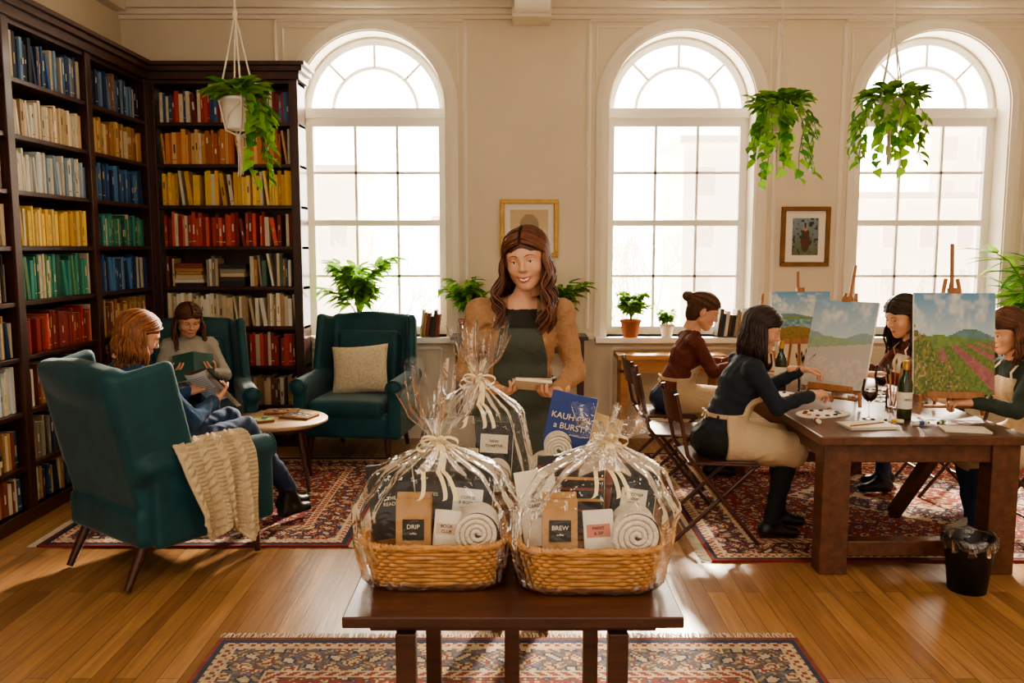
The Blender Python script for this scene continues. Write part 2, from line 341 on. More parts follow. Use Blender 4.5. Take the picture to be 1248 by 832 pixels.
w.bb((XL,YW-.12,H-.05),(XR,YW,H),M_trim); w.bb((XL,YW-.07,H-.09),(XR,YW,H-.05),M_trim); w.bb((XL,YW-.03,H-.12),(XR,YW,H-.09),M_trim)
w.bb((XL,-1,H-.08),(XL+.1,YW-.12,H),M_trim); w.obj('trim_crown')
w=MB(); w.bb((.02,-1,H-.15),(.29,YW,H),M_ceil); w.bb((.0,YW-.3,H-.17),(.31,YW-.0,H-.1),M_trim); w.obj('ceiling_beam')
w=MB(); w.bb((2.05,YW-.025,.86),(2.82,YW,.91),M_trim); w.bb((-.45,YW-.025,.86),(.7,YW,.91),M_trim); w.obj('trim_chair_rail')
# exterior: facades, roofs and trees emit, standing in for daylight and haze
M_ext=mat('haze_glow_facade',C('#f3dcc6'),.9,emit=4.6,var=.05,scale=.5)
M_ext2=mat('haze_glow_roof',C('#e8cfba'),.9,emit=3.6)
M_ext3=mat('haze_glow_bark',C('#dcc8b2'),.9,emit=4.0)
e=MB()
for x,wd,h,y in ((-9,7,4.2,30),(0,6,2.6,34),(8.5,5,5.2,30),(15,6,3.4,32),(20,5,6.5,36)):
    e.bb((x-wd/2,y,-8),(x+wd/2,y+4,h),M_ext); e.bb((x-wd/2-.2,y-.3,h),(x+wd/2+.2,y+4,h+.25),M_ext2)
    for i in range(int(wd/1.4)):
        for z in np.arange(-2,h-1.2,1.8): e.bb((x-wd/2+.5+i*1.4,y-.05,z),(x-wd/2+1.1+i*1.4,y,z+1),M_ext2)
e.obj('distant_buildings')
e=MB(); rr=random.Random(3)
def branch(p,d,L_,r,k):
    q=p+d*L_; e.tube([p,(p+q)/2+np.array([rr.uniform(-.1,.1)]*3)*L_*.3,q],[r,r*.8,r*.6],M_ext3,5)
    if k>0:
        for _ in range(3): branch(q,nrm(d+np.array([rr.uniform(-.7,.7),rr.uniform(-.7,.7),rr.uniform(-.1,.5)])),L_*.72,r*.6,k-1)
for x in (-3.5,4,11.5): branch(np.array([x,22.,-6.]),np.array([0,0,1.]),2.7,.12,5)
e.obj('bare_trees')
# ---------------- BOOKCASES
PAL={'blue':['#24406e','#1c2f52','#3e6796','#6f8fb0','#1b2438','#88695a','#c9c0ac'],'cream':['#d8c9a8','#e5dbc3','#c9b48d','#b99f78','#eae4d4','#a88b66'],
'pale':['#c7d0d4','#dcd6c6','#9fb2c2','#e5dfd0','#7f9db8','#cfc4a9'],'yellow':['#e2b840','#d5a63a','#ecc860','#c39435','#e9cb7a'],'green':['#2a6b52','#3a8a72','#224f42','#3f9a8d','#5f8a5f','#2e646a'],
'red':['#9c2f28','#b8443a','#7a2420','#c9584a','#8a3530'],'mix':['#4a3a2e','#c9b48d','#2f4a66','#83402f','#d8cfba','#4f6a56','#2a2a2c','#b08350','#8c8576'],'orange':['#c17a40','#b06834','#cf9455','#a0582f','#cfa870'],
'brown':['#74503a','#8c6544','#b9956a','#563628','#a9855a','#d0b890'],'cobalt':['#2a5590','#346598','#22406f','#4a80b5','#253a60'],'tan':['#c49e66','#b3854e','#9c6c3a','#ceb280','#875640'],
'redblue':['#9c2f28','#b8443a','#7a2420','#2f4a70','#a83f36','#3f6088'],'dark':['#3a241c','#55302a','#2a3040','#6a4836','#c9b48d','#48302a']}
def books(mb,p0,dv,out,length,hmax,pal,rng,stack=False):
    dv=np.array(dv,float);out=np.array(out,float);R=np.stack([dv,out,[0,0,1]],1); x=.01; cols=[C(c) for c in PAL[pal]]
    base=rng.uniform(.74,.9); pc=C('#d9ccb0')
    while x<length-.03:
        if stack and rng.random()<.05 and length-x>.26:
            z=0
            for k in range(rng.randint(4,6)):
                t=rng.uniform(.025,.045)
                if z+t>hmax-.03: break
                l_=rng.uniform(.19,.24); mb.box(p0+dv*(x+.12)-out*(.09+rng.uniform(0,.01))+np.array([0,0,z+t/2]),(l_,.16,t-.002),M_col,R,rng.choice(cols)); z+=t
            x+=.26; continue
        t=rng.uniform(.016,.036); h=min(hmax-.02,hmax*base*rng.uniform(.86,1.1)); d=rng.uniform(.15,.2)
        c=np.array(rng.choice(cols))*rng.uniform(.8,1.2)
        if rng.random()<.08: c=np.array(C('#cfc4a9'))
        RR=R; off=0
        if rng.random()<.07: 
            a=rng.uniform(.08,.16); RR=R@ry(-a); t2=t+h*math.sin(a)
        else: t2=t
        cc=p0+dv*(x+t2/2)-out*(d/2+.012+rng.uniform(0,.018))+np.array([0,0,h/2+.002])
        mb.box(cc,(t-.0015,d,h),M_col,RR,c,top=pc)
        if rng.random()<.45:
            lc=np.array(C('#d9bf80'))*.8 if rng.random()<.5 else (C('#dcd3bd') if c.sum()<.9 else C('#4a3a30')); z=rng.uniform(-.1,.25)*h
            mb.box(cc+RR@np.array([0,d/2+.0004,z]),(t*.35,.001,h*rng.uniform(.08,.3)),M_col,RR,lc)
            if rng.random()<.5: mb.box(cc+RR@np.array([0,d/2+.0004,-.36*h]),(t*.8,.001,.005),M_col,RR,lc)
        x+=t2+(0 if rng.random()<.97 else rng.uniform(.01,.05))
ZS=[.08]+[1.65+.327*i for i in range(-4,4)]; ZTOP=2.958; FX=-2.9; FY=6.88
bc=MB(); bk=MB(); rg=random.Random(11)
bc.bb((XL+.01,3.0,0),(XL+.03,7.15,ZTOP),M_shelf)
divs=[3.02,4.0,4.98,5.93,6.86]
for y in divs: bc.bb((XL+.01,y-.02,0),(FX,y+.02,ZTOP),M_shelf); bc.bb((FX-.01,y-.035,0),(FX+.012,y+.035,ZTOP),M_shelf)
for z in ZS+[ZTOP]: bc.bb((XL+.02,3.0,z-.028),(FX-.005,6.88,z),M_shelf)
bc.bb((XL+.02,3.0,0),(FX+.015,6.88,.08),M_shelf)
bc.bb((XL+.01,2.98,ZTOP),(FX+.03,7.15,ZTOP+.06),M_shelf); bc.bb((XL+.01,2.96,ZTOP+.06),(FX+.06,7.15,ZTOP+.1),M_shelf); bc.bb((XL+.01,2.94,ZTOP+.1),(FX+.085,7.15,ZTOP+.13),M_shelf)
bx1=-1.71
bc.bb((FX,7.14,0),(bx1,7.165,ZTOP),M_shelf); bc.bb((bx1-.04,FY,0),(bx1,7.16,ZTOP),M_shelf); bc.bb((bx1-.06,FY-.012,0),(bx1+.01,FY+.01,ZTOP),M_shelf); bc.bb((FX-.01,FY-.012,0),(FX+.06,FY+.01,ZTOP),M_shelf)
for z in ZS+[ZTOP]: bc.bb((FX,FY+.005,z-.028),(bx1,7.15,z),M_shelf)
bc.bb((FX,FY-.015,0),(bx1,7.15,.08),M_shelf)
bc.bb((FX,FY-.03,ZTOP),(bx1+.03,7.16,ZTOP+.06),M_shelf); bc.bb((FX,FY-.06,ZTOP+.06),(bx1+.06,7.16,ZTOP+.1),M_shelf); bc.bb((FX,FY-.085,ZTOP+.1),(bx1+.085,7.16,ZTOP+.13),M_shelf)
bc.obj('corner_bookcase',bevel=.003)
SEC=[['mix']*9,['mix','mix','pale','mix','mix','cream','mix','pale','dark'],['mix','mix','mix','red','green','yellow','pale','cream','blue'],['mix','brown','mix','tan','cobalt','green','cobalt','tan','blue']]
BACK=['mix','brown','red','cream','mix','red','yellow','orange','redblue']
for si in range(4):
    for ri,z in enumerate(ZS):
        hm=(ZS+[ZTOP])[ri+1]-z-.03
        books(bk,np.array([FX-.02,divs[si]+.03,z]),(0,1,0),(1,0,0),divs[si+1]-divs[si]-.06,hm,SEC[si][ri],rg,stack=SEC[si][ri] in('mix','pale','dark'))
for ri,z in enumerate(ZS):
    hm=(ZS+[ZTOP])[ri+1]-z-.03
    books(bk,np.array([FX+.07,FY+.02,z]),(1,0,0),(0,-1,0),bx1-FX-.13,hm,BACK[ri],rg,stack=BACK[ri] in('mix','dark'))
bk.obj('shelved_books')
# ---------------- RUGS
def vnoise(u,v,n,seed):
    r=np.random.RandomState(seed).rand(n+2,n+2); x=np.clip(u,0,.9999)*n;y=np.clip(v,0,.9999)*n; i=x.astype(int);j=y.astype(int);a=x-i;b_=y-j;a=a*a*(3-2*a);b_=b_*b_*(3-2*b_)
    return (r[i,j]*(1-a)+r[i+1,j]*a)*(1-b_)+(r[i,j+1]*(1-a)+r[i+1,j+1]*a)*b_
def rug(name,x0,x1,y0,y1,sch,seed,fringe='y'):
    st=.01; nx=int((x1-x0)/st);ny=int((y1-y0)/st); xs=np.linspace(x0,x1,nx+1);ys=np.linspace(y0,y1,ny+1)
    G=np.stack([*np.meshgrid(xs,ys,indexing='ij'),np.full((nx+1,ny+1),.012)],-1)
    cx=(xs[:-1]+xs[1:])/2;cy=(ys[:-1]+ys[1:])/2; X,Y=np.meshgrid(cx,cy,indexing='ij')
    d=np.minimum(np.minimum(X-x0,x1-X),np.minimum(Y-y0,y1-Y)); mx=abs(X-(x0+x1)/2);my=abs(Y-(y0+y1)/2)
    F,B,A1,A2,A3,G1,BB=[np.array(C(c)) for c in sch]
    col=np.tile(F,(nx,ny,1))
    def put(m,c): col[m]=c
    wx=mx+.018*np.sin(my*23)+.01*np.sin(my*61+mx*17); wy=my+.018*np.sin(mx*21+1)+.01*np.sin(mx*57-my*13)
    k=2*PI/.26; s1=np.cos(k*wx)*np.cos(k*wy); fl=np.cos(2.7*k*wx+1.3*np.sin(k*wy))*np.cos(2.9*k*wy+1.1*np.sin(k*wx)); vi=np.sin(1.7*k*wx+2.2*np.sin(k*wy*1.3))
    put(abs(vi)<.13,A3); put(fl>.66,A1); put(fl>.9,A2); put(fl<-.72,B); put(fl<-.92,G1); put(s1>.66,B); put(s1>.78,A1); put(s1>.92,A2); put(s1<-.68,A2); put(s1<-.8,A1); put(s1<-.92,B)
    hx=(x1-x0)/2;hy=(y1-y0)/2; md=mx/(hx*.55)+my/(hy*.55)+.06*np.cos(mx*50)*np.cos(my*50)
    m=md<1; put(m,B); put(m&(fl>.4),A1); put(m&(fl>.75),A2); put(m&(fl<-.5),F); put(m&(abs(md-.94)<.04),A1); m=md<.5; put(m,A2); put(m&(fl>.4),F); put(m&(fl<-.4),A1); put(m&(abs(md-.47)<.04),A1)
    put(d<.33,A1); put(d<.32,A2); put((d<.32)&(np.cos(2*PI*(mx+my)/.05)>.3),A1); put(d<.285,A1); put(d<.275,BB)
    mm=(d<.275)&(d>.1); b1=np.cos(2*PI*wx/.17)*np.cos(2*PI*wy/.17); b2=np.cos(2*PI*wx/.07+np.sin(wy*40))*np.cos(2*PI*wy/.07+np.sin(wx*40)); put(mm&(b2>.5),A3); put(mm&(b2<-.6),G1); put(mm&(b1>.4),A1); put(mm&(b1>.6),F); put(mm&(b1>.85),A1); put(mm&(b1<-.5),B); put(mm&(b1<-.75),A1)
    put(d<.1,A1); put((d<.09)&(np.cos(2*PI*mx/.045)*np.cos(2*PI*my/.045)>.2),A2); put(d<.045,B); put(d<.018,F)
    nn=vnoise((X-x0)/(x1-x0),(Y-y0)/(y1-y0),40,seed); n2=np.random.RandomState(seed).rand(nx,ny); col*= (.72+.35*nn+.2*n2)[...,None]
    r=MB(); r.grid(G,M_rug,col.reshape(-1,3),False)
    r.bb((x0,y0,0.001),(x1,y1,.0115),M_rug,col=F)
    rr=random.Random(seed)
    if fringe=='y':
        for yy,sg in ((y0,-1),(y1,1)):
            for x in np.arange(x0,x1,.012): r.tube([[x,yy,.008],[x+rr.uniform(-.008,.008),yy+sg*.03,.006],[x+rr.uniform(-.012,.012),yy+sg*.055,.004]],.003,M_rope,4)
    else:
        for xx,sg in ((x0,-1),(x1,1)):
            for y in np.arange(y0,y1,.012): r.tube([[xx,y,.008],[xx+sg*.03,y+rr.uniform(-.008,.008),.006],[xx+sg*.055,y+rr.uniform(-.012,.012),.004]],.003,M_rope,4)
    r.obj(name)
RED=('#86302a','#26304c','#cfb596','#9c4436','#55617c','#b5814f','#6a2426'); NAV=('#83463a','#3a4058','#c2ae8e','#8a4a3c','#a58f72','#6a7288','#6b5a56')
rug('persian_rug',-2.62,-.9,4.5,6.45,RED,1,'x')
rug('persian_rug',1.05,4.3,4.28,6.6,RED,2,'x')
rug('persian_rug',-1.23,1.2,1.5,3.40,NAV,3,'y')
# ---------------- ARMCHAIR
S=SDF((-.52,-.68,.1),(.52,.5,1.2),.0115)
S.rbox((0,.0,.29),(.34,.36,.09),.03,k=.01); S.rbox((0,-.345,.66),(.345,.06,.43),.05,R=rx(.22),k=.02)
S.ell((0,-.435,1.0),(.31,.065,.1),k=.04)
for sx in (-1,1):
    S.rbox((sx*.36,-.27,.81),(.035,.15,.27),.034,R=rz(-sx*.18)@rx(.2),k=.03)
    S.rbox((sx*.365,.03,.4),(.05,.34,.2),.03,k=.02); S.cone((sx*.37,-.3,.6),(sx*.37,.335,.585),.062,.066,k=.02)
    S.ell((sx*.37,.345,.585),(.058,.03,.058),k=.01)
S.rbox((0,.06,.43),(.285,.335,.065),.045,k=.006); S.rbox((0,-.255,.72),(.26,.05,.24),.045,R=rx(.2),k=.008)
ac=MB(); addsdf(ac,S,[M_velvet])
for sx in (-1,1):
    ac.tube([[sx*.3,.3,.22],[sx*.31,.32,0]],[.028,.016],M_walnut,10); ac.tube([[sx*.27,-.29,.22],[sx*.28,-.4,0]],[.028,.017],M_walnut,10)
    ac.tube([[sx*.37+.062*math.cos(t),.37,.585+.062*math.sin(t)] for t in np.linspace(0,2*PI,25)],.005,M_velvet,6)
ac_me,_=ac.mesh('armchair',org=np.zeros(3))
def armchair(x,y,ang):
    o=bpy.data.objects.new('wingback_armchair',ac_me); o.location=(x,y,0.012); o.rotation_euler=(0,0,ang); bpy.context.collection.objects.link(o); return o
A1=-.6435; armchair(-1.82,4.36,A1)
A2=PI+.42; armchair(-2.32,6.06,A2)
A3=PI-.12; armchair(-1.2,6.58,A3)
def Tz(x,y,a,z=0): return TM((x,y,z),rz(a))
# blanket
b=MB(Tz(-1.82,4.36,A1,.012))
P=np.array([(.27,.50),(.272,.56),(.285,.62),(.31,.662),(.345,.685),(.375,.69),(.41,.682),(.445,.65),(.463,.6),(.468,.5),(.468,.4),(.468,.3),(.468,.2),(.468,.13)])
seg=np.r_[0,np.cumsum(np.linalg.norm(np.diff(P,axis=0),axis=1))]; ns,nw=230,150; 
for side in (0,1):
    G=np.zeros((ns,nw,3)); v=np.linspace(0,1,nw)
    for j in range(nw):
        yy=-.2+.40*v[j]; Lj=seg[-1]*(.93+.07*math.sin(v[j]*9))-.12*(1-v[j])**2-.05*v[j]**3; ss=np.linspace(0,Lj,ns); px=np.interp(ss,seg,P[:,0]);pz=np.interp(ss,seg,P[:,1])
        hang=np.clip((ss-.33)/.3,0,1); fold=.028*np.sin(v[j]*15+1.2*hang)*hang+.012*np.sin(v[j]*31+2)*hang
        cw=.05; ph=(v[j]*.40/cw)%1; br=(.012*np.abs(np.sin(PI*ph))**.7*(1+.6*np.sin(2*PI*ss/.042+2*PI*ph*.8)) if int(v[j]*.40/cw)%2==0 else .008*np.abs(np.sin(2*PI*v[j]*.40/.0167))*(1+.8*np.sin(2*PI*ss/.02)))
        disp=(.0+br+.006)*(1 if side else -.2)
        G[:,j,0]=px+(fold+.03*hang)+disp*np.where(px>.4,1,-.2*(px<.29)); G[:,j,1]=yy*(1-.22*hang*np.sin(np.clip(hang,0,1)*1.5))+.03*hang; G[:,j,2]=pz+disp*np.where(px<.43,1,0)*np.where(px>.28,1,0)
    b.grid(G,M_knit)
for j in range(0,nw-1,7): b.ell(G[-1,j]+np.array([-.004,0,0]),(.011,.012,.014),M_knit,8)
for e_ in (G[:,0],G[:,-1],G[-1,:]): b.tube(e_[::3]-np.array([.004,0,0]),.009,M_knit,7)
b.obj('knit_throw_blanket')
# pillow
def pillow(name,T,a,th):
    b=MB(T); u=np.linspace(-1,1,29); U,V=np.meshgrid(u,u,indexing='ij')
    for sg in (-1,1):
        t=((1-abs(U)**2.5)*(1-abs(V)**2.5))**.5*th*sg; px=U*a*(1-.07*(1-V**2)); pz=V*a*.85*(1-.07*(1-U**2))
        b.grid(np.stack([px,t,pz],-1),M_pillow)
    b.obj(name)
pillow('throw_pillow',Tz(-1.2,6.58,A3)@TM((-.0,-.02,.685),rx(.3)@ry(.08)),.23,.085)
# ---------------- COFFEE TABLE
b=MB(); b.lathe([(0,.44),(.31,.44),(.335,.45),(.335,.465),(.325,.472),(0,.472)],(0,0,0),M_ctop,48)
for i in range(4):
    a=PI/4+i*PI/2+.2; b.tube([[.2*math.cos(a),.2*math.sin(a),.44],[.29*math.cos(a),.29*math.sin(a),0]],[.02,.012],M_walnut,10)
b.lathe([(.22,.40),(.24,.40),(.24,.44),(.22,.44)],(0,0,0),M_walnut,32)
me,_=b.mesh('t',org=np.zeros(3)); o=bpy.data.objects.new('round_coffee_table',me); o.location=(-1.6,5.68,.012); bpy.context.collection.objects.link(o)
for i,(x,y,a,c1,c2) in enumerate(((-1.72,5.56,.5,'#b9483a','#7a9a4a'),(-1.46,5.7,-.3,'#c98a4a','#4a2a20'),(-1.62,5.86,.1,'#5a3a2a','#8a5a3a'))):
    m=MB(TM((x,y,.4855),rz(a))); m.box((0,0,.008),(.22,.16,.016),M_col,col=C('#8a5a36')); rr=random.Random(i)
    m.box((0,0,.0165),(.2,.14,.001),M_col,col=C(c2))
    for k in range(14): m.box((rr.uniform(-.08,.08),rr.uniform(-.055,.055),.0185),(rr.uniform(.015,.035),rr.uniform(.015,.03),.003),M_col,R=rz(rr.random()*3),col=C(rr.choice([c1,'#e8dfcb','#d9a03a','#2f6a4a'])))
    m.obj('board_game_tray')
# ---------------- WORK TABLE (painting)
tx0,tx1,ty0,ty1=1.52,2.56,4.07,6.15
b=MB(); b.bb((tx0,ty0,.675),(tx1,ty1,.72),M_table)
for x in (tx0+.03,tx1-.17):
    for y in (ty0+.04,ty1-.18): b.bb((x,y,0),(x+.14,y+.12,.675),M_table)
for y in (ty0+.06,ty1-.14): b.bb((tx0+.1,y,.575),(tx1-.1,y+.06,.675),M_table); b.bb((tx0+.1,y+.0,.09),(tx1-.1,y+.08,.17),M_table)
for x in (tx0+.06,tx1-.12): b.bb((x,ty0+.1,.575),(x+.04,ty1-.1,.675),M_table)
for s in (-1,1): b.box((2.04+s*.22,ty0+.1+.45,.34),(.06,.07,.72),M_table,R=rx(.75))
b.obj('trestle_work_table',bevel=.006)
# ---------------- GIFT TABLE
b=MB(); b.bb((-.43,2.04,.69),(.435,2.92,.72),M_walnut); b.bb((-.37,2.10,.655),(.375,2.86,.69),M_walnut)
for x,y in ((-.275,2.1),(.275,2.1),(-.275,2.84),(.275,2.84),(.0,2.84)): b.box((x,y,.335),(.052,.045,.645),M_walnut)
b.obj('gift_display_table',bevel=.004)
# ---------------- BASKETS
def superr(a,bb,th,p=.45):
    c,s=np.cos(th),np.sin(th); return a*np.sign(c)*abs(c)**p,bb*np.sign(s)*abs(s)**p
def bookv(mb,c,w,h,t,R,col,label=None,lcol='#e9e0cc',size=.011,lw=.6,lh=.3,lz=.0,ink=None,M=M_col):
    mb.box(c,(w,t,h),M,R,C(col)); mb.box(np.array(c)+R@np.array([.002,0,.0]),(w+.0005,t*.7,h-.004),M_col,R,C('#e6dcc4'))
    if label is not None:
        f=np.array(c)+R@np.array([0,-t/2-.0006,lz])
        if lcol: mb.box(f,(w*lw,.001,h*lh),M_col,R,C(lcol))
        for i,l in enumerate(label): mb.text(l,size,TM(np.array(f)+R@np.array([0,-.0012,(len(label)/2-.5-i)*size*1.15]),R@rx(PI/2)),ink or M_ink)
def basket(name,x,y,w,d,h,bow,plume,seed,kind,lean=(0,0),film=True):
    T=Tz(x,y,0,.7215); b=MB(T); rr=random.Random(seed); a,bb=w/2,d/2; th=np.linspace(0,2*PI,161)
    rows=int(h/.0105)
    for i in range(rows):
        z=.008+i*(h-.016)/(rows-1); sc=.84+.16*z/h; off=.0035*np.sin(th*26+i*PI); X,Y=superr(a*sc,bb*sc,th); b.tube(np.stack([X*(1+off/a),Y*(1+off/bb),np.full(161,z)],1),.0062,M_wick,6,cap=False)
    for i in range(52):
        t=i/52*2*PI; c0=superr(a*.84,bb*.84,np.array(t)); c1=superr(a,bb,np.array(t)); b.tube([[c0[0],c0[1],0.005],[c1[0],c1[1],h]],.004,M_wick,5)
    for k in range(2):
        X,Y=superr(a*1.01,bb*1.01,th); b.tube(np.stack([X+.004*np.cos(th*40+k*PI),Y,h+.004*np.sin(th*40+k*PI)],1),.0075,M_wick,6,cap=False)
    b.add([[-a*.8,-bb*.8,.006],[a*.8,-bb*.8,.006],[a*.8,bb*.8,.006],[-a*.8,bb*.8,.006]],[[0,1,2,3]],M_wick)
    b.add([[-a*.93,-bb*.9,h*.6],[a*.93,-bb*.9,h*.6],[a*.93,bb*.9,h*.6],[-a*.93,bb*.9,h*.6]],[[0,1,2,3]],M_kraft)
    tl=rx(-.14)
    def bag(cx,cy,cz,w_,h_,lab):
        b.box((cx,cy,cz),(w_,.05,h_),M_kraft,R=tl); b.box(np.array((cx,cy,cz))+tl@np.array([0,0,h_/2+.006]),(w_*.96,.02,.02),M_kraft,R=tl)
        p=np.array((cx,cy,cz))+tl@np.array([0,-.0265,-.015]); b.box(p,(w_*.62,.001,h_*.42),M_black,R=tl); b.text(lab,.017,TM(p+tl@np.array([0,-.002,.008]),tl@rx(PI/2)),M_white); b.text('coffee',.008,TM(p+tl@np.array([0,-.002,-.01]),tl@rx(PI/2)),M_white)
    def roll(cx,cy,cz,r):
        t=np.linspace(0,2*PI*3.6,110); q=.006+(r-.008)*t/t[-1]
        P=np.stack([cx+q*np.cos(t),np.full(110,cy),cz+q*np.sin(t)],1)
        G=np.stack([P+np.array([0,-.045,0]),P+np.array([0,.05,0])],1); 
        b.tube(P+np.array([0,-.045,0]),r/8.,M_towel,6); b.grid(G,M_towel); b.ell((cx,cy+.015,cz),(r*.95,.04,r*.95),M_towel,20)
        tt=np.linspace(0,2*PI,33); b.grid(np.stack([np.stack([cx+r*1.02*np.cos(tt),np.full(33,cy-.04),cz+r*1.02*np.sin(tt)],1),np.stack([cx+r*1.02*np.cos(tt),np.full(33,cy+.06),cz+r*1.02*np.sin(tt)],1)],1),M_towel)
    if kind==0:
        bookv(b,(-.125,.02,.21),.13,.21,.025,tl@ry(-.12),'#23211f',['THE','READER'],None,.014,ink=M_ribbon); bookv(b,(-.02,.055,.22),.13,.2,.02,tl@ry(.06),'#3a2c22',['NOTES'],None,.014,ink=M_ribbon)
        bookv(b,(.09,.04,.22),.14,.19,.025,tl@ry(.1),'#262523',['COFFEE','& BOOKS','— — —'],'#e8e0cf',.012,.6,.42,-.02)
        bag(-.055,-.055,.17,.095,.135,'DRIP'); bookv(b,(.035,-.06,.155),.07,.1,.012,tl@ry(.08),'#e9dfcc',['BOOK','CLUB'],'#d9b9a0',.012,.8,.3,.0); roll(.12,-.05,.15,.058)
    elif kind==1:
        bookv(b,(-.14,.0,.205),.11,.21,.012,tl@ry(-.16),'#ded2bb',['ESSENTIAL','READING','— — —','a novel'],None,.013); bookv(b,(-.05,.05,.235),.19,.2,.022,tl@ry(.03),'#2c2723',[],None)
        for k in range(5): b.box(np.array((-.05,.05,.235))+(tl@ry(.03))@np.array([0,-.0125,.07-k*.03]),(.19,.001,.008),M_col,tl@ry(.03),C('#b98f5c' if k%2 else '#7a3f2a'))
        bookv(b,(.07,.07,.245),.14,.21,.02,tl@ry(.12),'#b98076',['PASTEL'],None,.016); bookv(b,(.125,.02,.225),.12,.19,.022,tl@ry(.14),'#2a2c2b',['DISCOVER','YOUR','STORY'],'#d5cab4',.011,.6,.3,.0)
        bag(-.085,-.05,.175,.095,.14,'BREW'); bookv(b,(.02,-.06,.16),.08,.11,.012,tl@ry(-.06),'#e4dccb',['PAINT','& SIP'],'#c97a62',.012,.8,.32,.0); roll(.12,-.055,.155,.062)
    elif kind==2:
        bookv(b,(-.06,.02,.27),.14,.2,.03,tl@ry(-.08),'#8a7a66',['STORIES'],None,.016); bookv(b,(.07,.0,.26),.12,.2,.025,tl@ry(.06),'#2a2622',['NEW','CHAPTER'],'#ded2bb',.013,.75,.3,.03)
        bookv(b,(-.02,-.05,.22),.08,.13,.02,tl,'#c9b48d',['TEA'],'#e8e0cf',.014,.6,.3); roll(.08,-.06,.2,.045)
    else:
        bookv(b,(-.01,.03,.35),.15,.19,.03,tl@ry(.22),'#2b3f7c',['KAUH ON','a BURST'],None,.028,ink=M_ribbon); roll(-.09,-.05,.21,.05); roll(-.0,-.06,.19,.045); roll(-.05,-.03,.28,.045)
        bookv(b,(.1,-.04,.23),.09,.13,.02,tl@ry(.1),'#ead9c0',['GIFT'],None,.016); bookv(b,(.09,.05,.29),.12,.16,.02,tl@ry(.3),'#c9a878',[],None)
    if film:
        K=56; n=180; tn=np.linspace(0,2*PI,n+1); rs=np.random.RandomState(seed); ph=rs.rand(6)*6.3; lx,ly=lean
        zs=[0,.02,h,h+.1,bow*.82,bow*.95,bow,bow+.03,bow+plume*.5,bow+plume]; A=[.9,1.03,1.14,1.16,.86,.3,.09,.16,.40,.52]
        tt=np.linspace(0,1,len(zs)); ti=np.linspace(0,1,K); zi=np.interp(ti,tt,zs); ai=np.interp(ti,tt,A); G=np.zeros((K,n+1,3))
        for i in range(K):
            m=min(1,max(0,(zi[i]-h*.8)/(bow-h*.8))); up=max(0,(zi[i]-bow)/plume)
            p=.45+.55*m*m; X,Y=superr(a*ai[i],(bb*ai[i])*(1-m)+a*ai[i]*m*.75,tn,p)
            ruf=1+(.008+.12*m**2*(1-up)+.34*up)*np.sin(tn*7+ph[0]+up*1.5)*.5+(.006+.055*m**2+.05*up)*np.sin(tn*17+ph[1])+.009*np.sin(tn*31+zi[i]*60+ph[2])
            zz=zi[i]+up*.04*np.sin(tn*5+ph[3])+up*.02*np.sin(tn*9+ph[4])
            sh=max(0,(zi[i]-h)/(bow-h)); sh=sh if sh<1 else 1+(sh-1)*1.3
            G[i,:,0]=X*ruf+lx*sh; G[i,:,1]=Y*ruf+ly*sh; G[i,:,2]=zz
        b.grid(G,M_cello)
        bc_=np.array([lx,ly-.012,bow])
        for k in range(6):
            an=k*PI/3+.3; dr=np.array([math.cos(an),-.5-.2*math.sin(an),.45*math.sin(an)]); t=np.linspace(0,2*PI,20)
            P=bc_+np.outer(.03*(1-np.cos(t)),dr)+np.outer(.016*np.sin(t),[ -dr[2],0,dr[0]]); b.ribbon(P,.014,(0.2,1,.3),M_ribbon)
        b.tube([bc_+np.array([.018*math.cos(t),.012+.018*math.sin(t),0]) for t in np.linspace(0,2*PI,13)],.006,M_ribbon,6)
        for sx in (-1,.4,1): 
            t=np.linspace(0,1,16); b.ribbon(bc_+np.stack([sx*.05*t+.008*np.sin(t*9),-.01-.09*t,-.13*t+.01*np.sin(t*12)],1),.012,(1,.3,.2),M_ribbon)
    b.obj(name)
basket('gift_basket',-.215,2.32,.39,.26,.125,.385,.19,1,0,(.01,.0))
basket('gift_basket',.215,2.29,.39,.26,.125,.385,.06,2,1,(.05,.05))
basket('gift_basket',-.13,2.70,.34,.24,.12,.5,.16,3,2,(.02,0))
basket('gift_basket',.2,2.72,.32,.24,.12,.47,.06,4,3,(.09,.0),False)
